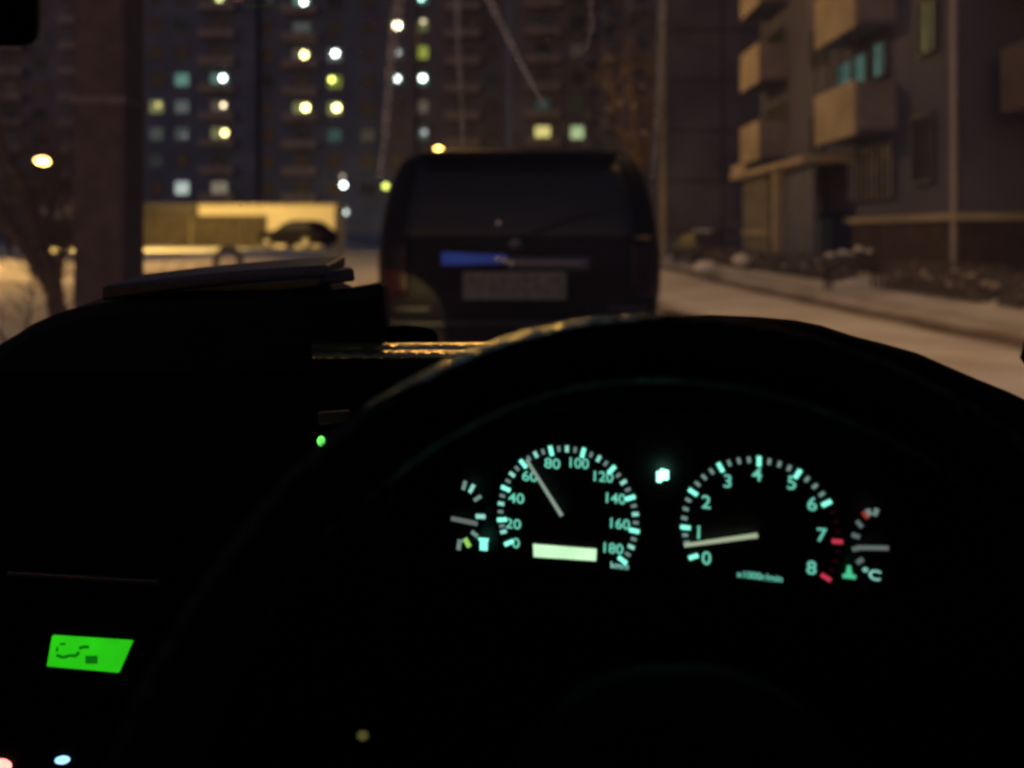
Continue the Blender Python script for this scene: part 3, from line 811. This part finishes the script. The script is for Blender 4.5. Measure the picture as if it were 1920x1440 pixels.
# slab / folder lying on the binnacle
def slab():
    o = MB()
    n = 14
    def top(u): return 537 - 40 * u - 5 * math.sin(u * PI)
    rings = []
    Y0, Y1 = .865, .985
    for i in range(n + 1):
        u = i / n; px = 190 + u * 425
        th = 28 - 4 * u
        zt0 = PC(px, top(u) + 0, Y0); zb0 = PC(px, top(u) + th, Y0)
        zt1 = Vector((zt0.x * 1.03, Y1, zt0.z + .007)); zb1 = Vector((zb0.x * 1.03, Y1, zb0.z + .007))
        rings.append([zb0, zt0, zt1, zb1])
    s = o.loft(rings).build('folder', mat('black_vinyl_folder', (.022, .020, .021), .5, .2, 30, bump=.1, bscale=200), bevel=.004)
    tag(s, 'flat black folder lying on top of the raised dashboard middle', 'folder')
slab()
q0, q1 = PC(585, 508, .90), PC(664, 532, .90)
bx_ = MB()
ring = []
for (px, Y) in ((590, .90), (662, .90)):
    pass
o = MB().loft([[PC(598, 535, .885), PC(598, 512, .885), PC(600, 505, .96), PC(600, 528, .96)], [PC(666, 527, .885), PC(663, 503, .885), PC(657, 500, .96), PC(660, 524, .96)]]).build('small_case', mat('black_case', (.012, .011, .011), .5, .2, 30), bevel=.003)
tag(o, 'small black box at the right end of the folder on the dashboard', 'case')
# small lit pad on binnacle top
# dark rounded object right of the binnacle
pm = MB()
def dome(u, v):
    a = PI * u
    px = 768 - 52 * math.cos(a); top = 607 + 10 * u
    h = math.sin(a) ** .35
    y = .90 + .05 * v
    return PC(px, 655 - (655 - top) * h, y) if v < .99 else PC(px, 655 - (655 - top) * h + 4, y)
o = MB().loft([[PC(768 - 54 * math.cos(PI * k / 14), 656 - (50 - 8 * k / 14) * math.sin(PI * k / 14) ** .3, Y_) for k in range(15)] for Y_ in (.905, .91, .95, .96)]).build('sensor_pod', M_black, bevel=.002)
tag(o, 'small round-topped black pod on the dashboard between the raised middle and steering wheel', 'sensor pod')

# instrument hood
sil2 = [(700, 1240), (706, 1100), (716, 980), (742, 880), (800, 780), (880, 712), (980, 662), (1080, 630), (1180, 606), (1260, 594), (1330, 590), (1420, 594), (1490, 600), (1540, 610), (1600, 630), (1660, 645), (1720, 662), (1770, 684),
        (1830, 710), (1890, 734), (1960, 768), (2030, 830), (2080, 920), (2100, 1050), (2110, 1240)]
inn = [(842, 1120), (828, 1060), (822, 1000), (824, 950), (838, 892), (866, 850), (905, 818), (960, 796), (1030, 782), (1100, 775), (1170, 772), (1240, 771), (1310, 772), (1380, 776), (1450, 784), (1520, 798), (1575, 818), (1620, 845),
       (1655, 880), (1682, 925), (1697, 975), (1703, 1030), (1700, 1080), (1690, 1120), (1680, 1140)]
def cy(px): return .5387 / (1 + .23 * (px - 960) / F)
def CL(px, py, off=0.0):
    Y = cy(px) - off
    return PC(px, py, Y)
h = MB()
r_back = [PC(px, py + 26, .80) for px, py in sil2]
r_mid = [PC(px, py, .58) for px, py in sil2]
r_mid2 = [PC(px, py + 6, .51) for px, py in sil2]
r_front = [PC(px, py + 38, .47) for px, py in sil2]
def shrink(p, q, f): return Vector(p).lerp(Vector(q), f)
r_lip = [PC(px + (15 if px < 1240 else -15) * (0 if 1000 < px < 1500 else 1), py - 34, .478) for px, py in inn]
r_inn = [CL(px, py, -.004) for px, py in inn]
h.loft([r_back, r_mid, r_mid2, r_front, r_lip, r_inn], close=True, cap0=False, cap1=False).build('instrument_hood', M_black_soft, car, smooth=True)
# cluster back plate
bp_ = MB()
bp_.add([CL(780, 740, -.006), CL(1760, 740, -.006), CL(1760, 1200, -.006), CL(780, 1200, -.006), CL(780, 740, -.03), CL(1760, 740, -.03), CL(1760, 1200, -.03), CL(780, 1200, -.03)],
        [(0, 1, 2, 3), (7, 6, 5, 4), (0, 4, 5, 1), (1, 5, 6, 2), (2, 6, 7, 3), (3, 7, 4, 0)])
plate = bp_.build('cluster_plate', M_face, car)

U = Vector((1, -.23 * .5387 / .5387 * .97, 0)).normalized(); V = Vector((0, 0, 1)); Nn = Vector((U.y, -U.x, 0)).normalized()
if Nn.y > 0: Nn = -Nn
TEAL = (0.20, 0.82, 0.60)
E_hi = emi('dial_teal_bright', TEAL, 1.6)
E_mid = emi('dial_teal_mid', (0.30, 0.75, 0.62), 0.95)
E_lo = emi('dial_teal_dim', (0.36, 0.55, 0.50), 0.42)
E_num = emi('dial_numerals', TEAL, 0.78)
E_ned = emi('needle_glow', (0.46, 0.62, 0.50), 0.52)
E_ned_d = emi('needle_glow_dim', (0.40, 0.50, 0.46), 0.30)
E_red = emi('redline', (0.75, 0.05, 0.10), 0.75)
E_red_d = emi('redline_dim', (0.25, 0.03, 0.04), 0.04)

def bar(mb, c, ang, L_, w, lift=.0012, taper=1.0, th=.0006):
    """bar on the dial plane centred on c; ang clockwise from up"""
    d_ = U * math.sin(ang) + V * math.cos(ang); s = U * math.cos(ang) - V * math.sin(ang)
    q = []
    for k in (0, 1):
        o_ = Nn * (lift + th * k)
        q += [c - d_ * L_ / 2 - s * w / 2 + o_, c - d_ * L_ / 2 + s * w / 2 + o_, c + d_ * L_ / 2 + s * w / 2 * taper + o_, c + d_ * L_ / 2 - s * w / 2 * taper + o_]
    mb.add(q, [(0, 1, 2, 3), (4, 7, 6, 5), (0, 4, 5, 1), (1, 5, 6, 2), (2, 6, 7, 3), (3, 7, 4, 0)])
def text_mb(s, c, size, xs_=1.0, lift=.0012, roll=0.0, wt=0.0):
    cu = bpy.data.curves.new('t', 'FONT'); cu.body = s; cu.size = 1.0; cu.align_x = 'CENTER'; cu.align_y = 'CENTER'; cu.extrude = 0.0; cu.offset = wt
    o_ = bpy.data.objects.new('t', cu); COL.objects.link(o_)
    dg = bpy.context.evaluated_depsgraph_get(); me = bpy.data.meshes.new_from_object(o_.evaluated_get(dg))
    vs = [v.co.copy() for v in me.vertices]; fs = [tuple(p.vertices) for p in me.polygons]
    bpy.data.objects.remove(o_); bpy.data.curves.remove(cu)
    if not vs: return [], []
    cxm = (min(v.x for v in vs) + max(v.x for v in vs)) / 2; cym = (min(v.y for v in vs) + max(v.y for v in vs)) / 2
    hh = max(v.y for v in vs) - min(v.y for v in vs)
    k = size / hh
    out_ = []
    for v in vs:
        a, b_ = (v.x - cxm) * k * xs_, (v.y - cym) * k
        a, b_ = a * math.cos(roll) + b_ * math.sin(roll), -a * math.sin(roll) + b_ * math.cos(roll)
        out_.append(c + U * a + V * b_ + Nn * lift)
    return out_, fs
def disc(mb, c, r, lift, n=48):
    vs = [c + (U * math.sin(2 * PI * k / n) + V * math.cos(2 * PI * k / n)) * r + Nn * lift for k in range(n)]
    vs2 = [v - Nn * .0008 for v in vs]
    mb.loft([vs2, vs])
ROLL = R(1.5)
def gauge(name, cpx, cpy, Rpx, label):
    c = CL(cpx, cpy); k = c.y / F
    m = MB(); disc(m, c, Rpx * 1.10 * k, .0006)
    return m.build(name, M_face, car), c, k

# --- speedometer
sp, c, k = gauge('speedometer', 1063.5, 968, 128, '')
Rr = 127.5 * k
def sp_ang(v): return R(-117.5 + 20.6 * v / 20) if v < 20 else R(-96.9 + 27.7 * (v - 20) / 20)
hi, md, lo = MB(), MB(), MB()
for i in range(0, 37):
    v = i * 5; a = sp_ang(v); d_ = U * math.sin(a) + V * math.cos(a)
    if 0 < v < 8: continue
    if v % 20 == 0: bar(hi, c + d_ * Rr * .985, a, 18.5 * k, 7.4 * k)
    elif v % 10 == 0: bar(md, c + d_ * (Rr * 1.0), a, 12 * k, 6.6 * k)
    else: bar(lo, c + d_ * (Rr * 1.0), a, 10 * k, 5.6 * k)
hi.build('major_marks', E_hi, sp); md.build('tick_marks', E_mid, sp); lo.build('fine_marks', E_lo, sp)
nm = MB()
for v, px, py in ((0, 968, 1017), (20, 963, 981), (40, 968.5, 933), (60, 994, 892), (80, 1036, 868), (100, 1086.5, 867.5), (120, 1132, 893), (140, 1155, 933.5), (160, 1163, 981), (180, 1150.5, 1027)):
    nm.add(*text_mb(str(v), CL(px, py), 19 * k, 1.18 if v < 100 else 1.05, roll=ROLL, wt=.012))
nm.build('numerals', E_num, sp)
nm = MB(); nm.add(*text_mb('km/h', CL(1162, 1059), 12 * k, 1.0, roll=ROLL, wt=.01)); nm.build('unit_text', E_mid, sp)
nd = MB(); a = R(-32.3); d_ = U * math.sin(a) + V * math.cos(a)
n0, n1 = CL(1056, 961), CL(990.5, 857)
dv = (n1 - n0); dl = dv.length; aa = math.atan2(dv.dot(U), dv.dot(V))
bar(nd, (n0 + n1) / 2, aa, dl, 7 * k, lift=.006, taper=.75)
nd.build('needle', E_ned, sp)
lc = MB()
lcp = [(1000, 1018.5), (1119, 1028), (1118, 1050.5), (1001, 1043)]
lc.add([CL(x, y) + Nn * .0016 for x, y in lcp] + [CL(x, y) + Nn * .0008 for x, y in lcp], [(0, 1, 2, 3), (7, 6, 5, 4), (0, 4, 5, 1), (1, 5, 6, 2), (2, 6, 7, 3), (3, 7, 4, 0)])
lc.build('odometer_display', emi('odometer_backlight', (0.62, 1.0, 0.60), 1.0, 0.12, 60), sp, bevel=.0006)

# --- tachometer
ta, c, k = gauge('tachometer', 1421, 1002.5, 141, '')
Rr = 141 * k
rad_ = {0: .92, 1: .955, 2: 1.0, 3: 1.01, 4: 1.0, 5: 1.0, 6: 1.0, 7: 1.0, 8: .985}
def ta_ang(v): return R(-113.2 + 25 * v) if v < 1 else R(-88.2 + 29.65 * (v - 1))
hi, lo, rd, rdl = MB(), MB(), MB(), MB()
for i in range(33):
    v = i / 4; a = ta_ang(v); d_ = U * math.sin(a) + V * math.cos(a)
    f = rad_[int(v)] + (rad_[min(8, int(v) + 1)] - rad_[int(v)]) * (v - int(v))
    if i % 4 == 0:
        bar(rd if v > 6.5 else hi, c + d_ * Rr * f * .985, a, 18.5 * k, 7.6 * k)
    elif v > 6: bar(rdl, c + d_ * Rr * f, a, 10 * k, 6 * k)
    elif v < .3: pass
    else: bar(lo, c + d_ * Rr * f, a, 11 * k, 6 * k)
hi.build('major_marks', E_hi, ta); lo.build('fine_marks', emi('dial_tach_dim', (0.36, 0.60, 0.54), 0.45), ta); rd.build('redline_marks', E_red, ta); rdl.build('fine_redline_marks', E_red_d, ta)
nm = MB()
for v, px, py in ((0, 1324.5, 1045), (1, 1310, 997), (2, 1324, 940), (3, 1364, 901), (4, 1419, 888), (5, 1484, 904), (6, 1522.5, 943.5), (7, 1540.5, 1002), (8, 1521, 1063)):
    nm.add(*text_mb(str(v), CL(px, py), 25 * k, 1.05, roll=ROLL, wt=.012))
nm.build('numerals', emi('tach_numerals', TEAL, 0.72), ta)
nm = MB(); nm.add(*text_mb('x1000r/min', CL(1423.5, 1079), 13 * k, .98, roll=ROLL * 1.0, wt=.012)); nm.build('unit_text', E_num, ta)
n0, n1 = CL(1419, 997), CL(1283, 1015.5)
dv = (n1 - n0); dl = dv.length; aa = math.atan2(dv.dot(U), dv.dot(V))
nd = MB(); bar(nd, (n0 + n1) / 2, aa, dl, 8.5 * k, lift=.006, taper=.75); nd.build('needle', emi('tach_needle', (0.58, 0.70, 0.46), 0.62), ta)

# --- fuel gauge (left)
fu, c, k = gauge('fuel_gauge', 862, 967, 42, '')
m1, m2 = MB(), MB()
for px, py, an, L_, w, g_ in ((871.7, 909, 15, 17, 7, 0), (885.5, 915, 28, 17, 7, 1), (896.5, 933, 55, 16, 6.5, 2), (902, 967, 88, 18, 8, 1), (891, 1000, 125, 15, 7, 2)):
    bar(m1 if g_ == 1 else m2, CL(px, py), R(an), L_ * k, w * k)
m1.build('tick_marks', E_mid, fu); m2.build('fine_marks', emi('fuel_dim', (.34, .60, .50), .45), fu)
bb = MB(); n0, n1 = CL(850, 967), CL(899, 977); dv = n1 - n0; bar(bb, (n0 + n1) / 2, math.atan2(dv.dot(U), dv.dot(V)), dv.length, 8 * k, lift=.005); bb.build('needle', E_ned_d, fu)
bb = MB(); bar(bb, CL(908, 1021), 0, 19 * k, 15 * k); bar(bb, CL(908, 1009), 0, 5 * k, 20 * k, lift=.0019); bb.build('pump_symbol', E_hi, fu, bevel=.0005)
bb = MB(); bar(bb, CL(877, 1016), R(-30), 17 * k, 9 * k); bb.build('warning_mark', emi('fuel_green', (.35, .72, .12), .9), fu)
bb = MB(); bar(bb, CL(862, 1020), R(8), 19 * k, 8 * k); bar(bb, CL(867, 1013), R(60), 8 * k, 5 * k, lift=.0019); bb.build('empty_mark', E_lo, fu)

# --- temperature gauge (right)
te, c, k = gauge('temperature_gauge', 1648, 1020, 42, '')
m1 = MB()
for px, py, an in ((1610.5, 981, -40), (1603.5, 1003, -75), (1604, 1027, -110), (1611.5, 1050, -130)):
    bar(m1, CL(px, py), R(an), 14 * k, 8 * k)
m1.build('tick_marks', emi('temp_dim', (.36, .50, .48), .28), te)
bb = MB(); n0, n1 = CL(1662, 1021.5), CL(1603, 1020.5); dv = n1 - n0; bar(bb, (n0 + n1) / 2, math.atan2(dv.dot(U), dv.dot(V)), dv.length, 7.5 * k, lift=.005); bb.build('needle', E_ned_d, te)
bb = MB(); bar(bb, CL(1622, 964), R(-35), 14 * k, 9 * k); bb.build('hot_mark', emi('hot_red', (.55, .07, .05), .5), te)
bb = MB(); bar(bb, CL(1628, 959), R(-20), 12 * k, 9 * k); bar(bb, CL(1640.5, 958), R(20), 14 * k, 8 * k, lift=.0019); bb.build('hot_symbol', E_lo, te)
bb = MB(); bar(bb, CL(1591, 1068), 0, 18 * k, 12 * k, taper=.5); bar(bb, CL(1591, 1078), R(90), 23 * k, 7 * k, lift=.0019); bb.build('thermometer_symbol', emi('thermo_green', (.10, .75, .38), .75), te)
bb = MB(); bb.add(*text_mb('°C', CL(1633, 1075), 20 * k, 1.2, roll=R(6), wt=.02)); bb.build('cold_mark', E_mid, te)

# --- light-on telltale
bb = MB(); bar(bb, CL(1246, 889), R(90), 15 * cy(1240) / F, 22 * cy(1240) / F, taper=.75); bar(bb, CL(1236, 892), 0, 20 * cy(1240) / F, 9 * cy(1240) / F, lift=.0019)
bb.build('headlamp_telltale', emi('telltale_green', (.35, 1.0, .72), 3.2, sample=True), car, bevel=.0008)
# --- glossy lens strip below dials reflections
MB().add([], [])

# steering wheel
RW, TY, CXW = .194, .38, .070
tilt = R(40)
cyw = TY - .21 * math.sin(tilt); czw = -.042 - .21 * math.cos(tilt)
ax_u = Vector((1, 0, 0)); ax_v = Vector((0, math.sin(tilt), math.cos(tilt))); ax_n = Vector((0, math.cos(tilt), -math.sin(tilt)))
cw = C(CXW, cyw, czw)
def wpt(a, r, n=0.0): return cw + (ax_u * math.sin(a) + ax_v * math.cos(a)) * r + ax_n * n
rim = MB(); nA, nB = 144, 20
vs = []; fs = []
for i in range(nA):
    a = 2 * PI * i / nA
    for j in range(nB):
        b_ = 2 * PI * j / nB
        rr = .0158 * (1 + .02 * math.sin(a * 7))
        vs.append(wpt(a, RW + rr * math.cos(b_), rr * 1.08 * math.sin(b_)))
for i in range(nA):
    for j in range(nB):
        fs.append((i * nB + j, ((i + 1) % nA) * nB + j, ((i + 1) % nA) * nB + (j + 1) % nB, i * nB + (j + 1) % nB))
rim.add(vs, fs); rim_o = rim.build('steering_wheel', M_leather, car, smooth=True)
# lamp glint along the rim's outer edge, painted as a gold metallic patch
def glint_patch(u, v):
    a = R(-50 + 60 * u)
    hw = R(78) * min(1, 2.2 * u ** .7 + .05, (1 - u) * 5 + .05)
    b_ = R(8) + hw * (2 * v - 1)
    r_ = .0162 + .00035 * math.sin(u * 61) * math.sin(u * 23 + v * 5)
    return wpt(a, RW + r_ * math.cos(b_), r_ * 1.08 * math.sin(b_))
MB().grid(glint_patch, 160, 14).build('rim_glint', mat('gold_rim_glint', (.95, .76, .32), .18, .7, 55, metal=1.0, bump=.55, bscale=130), rim_o, smooth=True)
hub = MB()
prof_h = [(.0, -.004), (.045, -.002), (.062, .004), (.070, .016), (.070, .035), (.055, .05), (.0, .055)]
rings = []
for r_, n_ in prof_h:
    rings.append([wpt(2 * PI * k_ / 36, max(r_, .0005) * (1.0 + .12 * abs(math.sin(2 * PI * k_ / 36))), .040 + n_) for k_ in range(36)])
hub.loft(rings).build('hub', mat('hub_plastic', (.004, .004, .004), .5, .1, 30, bump=.1, bscale=300, spec=.06), rim_o, smooth=True)
for a0 in (R(90), R(-90), R(172), R(188)):
    spk = MB()
    pts = [wpt(a0, .06, .05), wpt(a0, .11, .035), wpt(a0, .16, .012), wpt(a0, .188, .0)]
    spk.tube(pts, [.022, .017, .013, .012], 10).build('spoke', M_black_soft, rim_o, smooth=True)
# column stalks
for s in (-1, 1):
    st = MB(); cc = cw + ax_n * .095
    st.tube([cc + Vector((s * .03, 0, .0)), cc + Vector((s * .12, -.01, .03)), cc + Vector((s * .165, -.015, .038))], [.008, .007, .010], 10).build('stalk', M_gloss, car, smooth=True)
st = MB(); st.tube([cw + ax_n * .07, cw + ax_n * .26], .045, 20).build('steering_column', M_black_soft, car, smooth=True)

# clock display and little lamps in the centre stack
YC = .585
cs = MB()
cs.add([PC(-330, 1050, YC), PC(420, 1100, YC), PC(430, 1500, YC), PC(-330, 1500, YC), PC(-330, 1050, .64), PC(420, 1100, .64), PC(430, 1500, .64), PC(-330, 1500, .64)],
       [(0, 1, 2, 3), (7, 6, 5, 4), (0, 4, 5, 1), (1, 5, 6, 2), (2, 6, 7, 3), (3, 7, 4, 0)])
stack = cs.build('centre_stack', M_black_soft, car, bevel=.006)
def quad(pts, Y, th, name, m, par, bev=0):
    q = MB(); q.add([PC(x, y, Y) for x, y in pts] + [PC(x, y, Y) + Vector((0, th, 0)) for x, y in pts], [(0, 1, 2, 3), (7, 6, 5, 4), (0, 4, 5, 1), (1, 5, 6, 2), (2, 6, 7, 3), (3, 7, 4, 0)])
    return q.build(name, m, par, bevel=bev)
disp = quad([(97, 1193), (248, 1203), (222, 1262), (87, 1250)], YC - .003, .0025, 'clock_display', emi('lcd_green', (0.022, 0.60, 0.008), 0.95, 0.1, 45, sample=True), car, .0006)
dg_ = MB()
def stroke(pts, w):
    for (a, b_) in zip(pts, pts[1:]):
        A, B = PC(*a, YC - .0036), PC(*b_, YC - .0036); dd = (B - A).normalized(); nn = Vector((-dd.z, 0, dd.x)) * w * YC / F / 2
        dg_.add([A - nn, B - nn, B + nn, A + nn], [(0, 1, 2, 3)])
M_seg = mat('lcd_segment', (0.002, 0.02, 0.002), .5)
stroke([(106, 1228), (118, 1233), (131, 1229), (143, 1230), (148, 1222)], 6)
stroke([(148, 1216), (156, 1213), (167, 1213)], 6)
stroke([(160, 1237), (183, 1237)], 15)
stroke([(112, 1208), (123, 1207)], 4); stroke([(108, 1213), (106, 1222)], 4)
dg_.build('display_segments', emi('lcd_dark_segment', (0.004, 0.18, 0.004), 0.8), disp)
def lamp_dot(px, py, Y, rx, rz_, name, col, st, par=car, ry=.003):
    p = PC(px, py, Y); k_ = Y / F
    return MB().ball(p, (rx * k_, ry, rz_ * k_), 16, 10).build(name, emi(name + '_%s' % px, col, st, sample=True), par, smooth=True)
lamp_dot(117, 1425, YC - .002, 14, 6.5, 'button_light', (0.30, 0.62, 1.0), 1.8)
lamp_dot(0, 1437, YC - .002, 22, 14, 'cigarette_lighter_ring', (1.0, 0.25, 0.20), 3.0)
quad([(12, 1072), (300, 1089), (299, 1098), (12, 1080)], YC - .004, .004, 'trim_line', mat('satin_trim', (.18, .15, .14), .35, .1, 30, metal=.6), car, .0006)
lamp_dot(602, 827, .578, 7, 9, 'switch_light', (0.15, 1.0, 0.12), 2.2)
quad([(595, 774), (654, 770), (654, 792), (596, 796)], .575, .004, 'switch_label', mat('grey_switch', (.10, .11, .105), .5), car, .0008)
lamp_dot(680, 1379, .33, 6, 3.5, 'stalk_glint', (0.30, 0.28, 0.08), 0.9, ry=.001)  # glint on the stalk, painted as a faint glowing dot

# windscreen, roof, pillars, doors, mirror, seats, bonnet
def ws(px, py):  # point on the windscreen plane
    t_ = (440 - py) / F
    y = .542 / (t_ + .6923)
    return PC(px, py, y)
gm = bpy.data.materials.new('windscreen_glass'); gm.use_nodes = True
nt = gm.node_tree; nt.nodes.clear()
o_ = nt.nodes.new('ShaderNodeOutputMaterial'); tr = nt.nodes.new('ShaderNodeBsdfTransparent'); gl = nt.nodes.new('ShaderNodeBsdfGlossy'); mxs = nt.nodes.new('ShaderNodeMixShader')
tr.inputs[0].default_value = (.96, .97, .96, 1); gl.inputs['Roughness'].default_value = .02; mxs.inputs[0].default_value = .02
tl_ = nt.nodes.new('ShaderNodeBsdfTranslucent'); tl_.inputs[0].default_value = (.62, .62, .85, 1); md_ = nt.nodes.new('ShaderNodeMixShader')  # bluish translucent veil mixed in as haze, lifting the dark view outside
tc = nt.nodes.new('ShaderNodeTexCoord'); n_ = nt.nodes.new('ShaderNodeTexNoise'); n_.inputs['Scale'].default_value = 4; n_.inputs['Detail'].default_value = 5
nt.links.new(tc.outputs['Object'], n_.inputs[0]); mp_ = nt.nodes.new('ShaderNodeMapRange'); mp_.inputs[1].default_value = .3; mp_.inputs[2].default_value = .7; mp_.inputs[3].default_value = .035; mp_.inputs[4].default_value = .075
nt.links.new(n_.outputs[0], mp_.inputs[0]); nt.links.new(mp_.outputs[0], md_.inputs[0]); nt.links.new(tr.outputs[0], md_.inputs[1]); nt.links.new(tl_.outputs[0], md_.inputs[2])
nt.links.new(md_.outputs[0], mxs.inputs[1]); nt.links.new(gl.outputs[0], mxs.inputs[2]); nt.links.new(mxs.outputs[0], o_.inputs[0])
def wsp(u, v): return C(XL + .04 + (XR - XL - .08) * u + (0.06 * (0.5 - u)) * v, 1.0 - .68 * v, -.15 + .4708 * v)
wso = MB().grid(wsp, 8, 8).build('windscreen', gm, car, smooth=True)
def smear_mat(name, op, col=(1, .9, .8)):
    m = bpy.data.materials.new(name); m.use_nodes = True
    nt = m.node_tree; nt.nodes.clear()
    o_ = nt.nodes.new('ShaderNodeOutputMaterial'); tr = nt.nodes.new('ShaderNodeBsdfTransparent'); tl = nt.nodes.new('ShaderNodeBsdfTranslucent'); mx_ = nt.nodes.new('ShaderNodeMixShader')
    tl.inputs[0].default_value = (*col, 1)
    tc = nt.nodes.new('ShaderNodeTexCoord'); n = nt.nodes.new('ShaderNodeTexNoise'); n.inputs['Scale'].default_value = 60; n.inputs['Detail'].default_value = 4
    nt.links.new(tc.outputs['Object'], n.inputs[0])
    mp = nt.nodes.new('ShaderNodeMapRange'); mp.inputs[1].default_value = .3; mp.inputs[2].default_value = .7; mp.inputs[3].default_value = op * .4; mp.inputs[4].default_value = op * 1.5
    nt.links.new(n.outputs[0], mp.inputs[0]); nt.links.new(mp.outputs[0], mx_.inputs[0])
    nt.links.new(tr.outputs[0], mx_.inputs[1]); nt.links.new(tl.outputs[0], mx_.inputs[2]); nt.links.new(mx_.outputs[0], o_.inputs[0])
    return m
SM = [smear_mat('glare_smear', .26), smear_mat('glare_smear_faint', .13), smear_mat('glass_droplet', .18)]
def smear(pts, w0, w1, m):
    q = MB(); n = len(pts); vs = []
    for layer, f in enumerate((1.0, .65, .35)):
        base = []
        for i, (px, py) in enumerate(pts):
            w = (w0 + (w1 - w0) * i / (n - 1)) * f * 1.5
            base.append((ws(px - w / 2, py) + Vector((0, -.002 - .0006 * layer, -.0028)), ws(px + w / 2, py) + Vector((0, -.002 - .0006 * layer, -.0028))))
        q.add([p for ab in base for p in ab], [(2 * i, 2 * i + 1, 2 * i + 3, 2 * i + 2) for i in range(n - 1)])
    q.build('glare_smear', m, wso)  # lamp glare along wiper smears, put in as translucent strips
smear([(752, -30), (742, 40), (734, 110), (728, 180), (722, 250), (712, 330)], 20, 12, SM[0])
smear([(905, -30), (940, 40), (975, 110), (1005, 165), (1022, 195)], 16, 9, SM[0])
smear([(856, -30), (860, 100), (866, 200), (868, 270)], 14, 10, SM[1])
smear([(1105, -30), (1110, 40), (1098, 90)], 12, 8, SM[1])
smear([(1240, -30), (1236, 120), (1228, 260), (1222, 330)], 14, 10, SM[1])
dr = MB(); rnd = random.Random(12)
spots = [(703, 39), (677, 91), (829, 90), (819, 25), (883, 189), (970, 46), (854, 4), (1162, 104), (1198, 257), (1221, 252), (520, 53), (508, 275), (282, 88), (735, 178), (1240, 45), (1393, 24)]
spots += [(rnd.uniform(250, 1500), rnd.uniform(0, 420)) for _ in range(26)]
for (px, py) in spots:
    p = ws(px, py) + Vector((0, -.002, -.0028)); r_ = rnd.uniform(.5, 1.1) * .001
    dr.ball(p, (r_, r_ * .5, r_), 6, 4)
q = dr.build('water_droplet', SM[2], wso); q['kind'] = 'stuff'

RH = .33
cab = MB()
cab.grid(lambda u, v: C(XL + .05 + (XR - XL - .1) * u, .32 - 1.6 * v, RH - .01 + .02 * math.sin(PI * u)), 6, 6).build('roof', M_black_soft, car, smooth=True, solid=.03)
for s, xw_ in ((-1, XL), (1, XR)):
    MB().tube([C(xw_, 1.04, -.17), C(xw_ - s * .03, .32, RH)], .035, 8).build('windscreen_pillar', M_black_soft, car, smooth=True)
    MB().box(xw_ - .03, xw_ + .03, -1.3, 1.02, EYE - 1.0, EYE - .16).build('door_panel', M_black_soft, car, bevel=.01)
    MB().box(xw_ - .03, xw_ + .03, -.55, -.42, EYE - .16, EYE + RH).build('door_pillar', M_black_soft, car, bevel=.01)
    MB().box(xw_ - .02, xw_ + .02, -1.3, .34, EYE + RH - .05, EYE + RH).build('roof_rail', M_black_soft, car, bevel=.01)
MB().box(XL, XR, -1.32, 1.02, EYE - 1.05, EYE - 1.0).build('floor', M_black_soft, car)
MB().box(XL, XR, -1.36, -1.32, EYE - 1.0, EYE + RH).build('rear_bulkhead', M_black_soft, car)
for xs_ in (-.62, .14):
    se = MB().box(xs_ - .25, xs_ + .25, -.62, -.1, EYE - .85, EYE - .62).build('seat', mat('dark_seat_cloth', (.02, .02, .022), .95, .2, 60), car, bevel=.05)
    MB().box(xs_ - .24, xs_ + .24, -.78, -.63, EYE - .8, EYE - .1).build('seat_back', MATS['dark_seat_cloth'], se, bevel=.05)
    MB().box(xs_ - .13, xs_ + .13, -.80, -.70, EYE - .07, EYE + .12).build('headrest', MATS['dark_seat_cloth'], se, bevel=.04)
# mirror, upper left
Ym = .40
mo = MB().box((-260 - 960) / F * Ym, (90 - 960) / F * (Ym + .02), Ym, Ym + .02, EYE + (440 - 96) / F * (Ym + .02), EYE + (440 + 130) / F * Ym)
mir = mo.build('rear_view_mirror', M_black_soft, car, bevel=.016)
MB().tube([Vector((-.27, Ym + .02, EYE + .14)), C(-.22, Ym + .02, .24)], .01, 10).build('mirror_stem', M_black_soft, mir, smooth=True)
# bonnet
MB().grid(lambda u, v: C(XL + .06 + (XR - XL - .12) * u, 1.06 + 1.0 * v, -.24 - .13 * v - .22 * max(0, v - .8) ** 1.5 - .10 * (2 * u - 1) ** 4), 14, 12).build('bonnet', mat('bonnet_paint', (.03, .03, .035), .35), car, smooth=True, solid=.02)
# own left headlight, shining on the van's bumper corner
hx, hy, hz = -.86, 2.0, .74
MB().ball((hx, hy - .12, hz), (.12, .10, .08)).build('headlight', M_glass_dark, car, smooth=True)
ld = bpy.data.lights.new('headlight_beam', 'SPOT'); ld.energy = 260; ld.color = (1.0, .76, .30); ld.spot_size = R(16.5); ld.spot_blend = .10; ld.shadow_soft_size = .01
lo_ = bpy.data.objects.new('headlight_beam', ld); COL.objects.link(lo_); lo_.parent = car; lo_.location = (hx, hy, hz)
tv = Vector((-.76, 4.56, .72)) - Vector((hx, hy, hz)); lo_.rotation_euler = tv.to_track_quat('-Z', 'Y').to_euler()
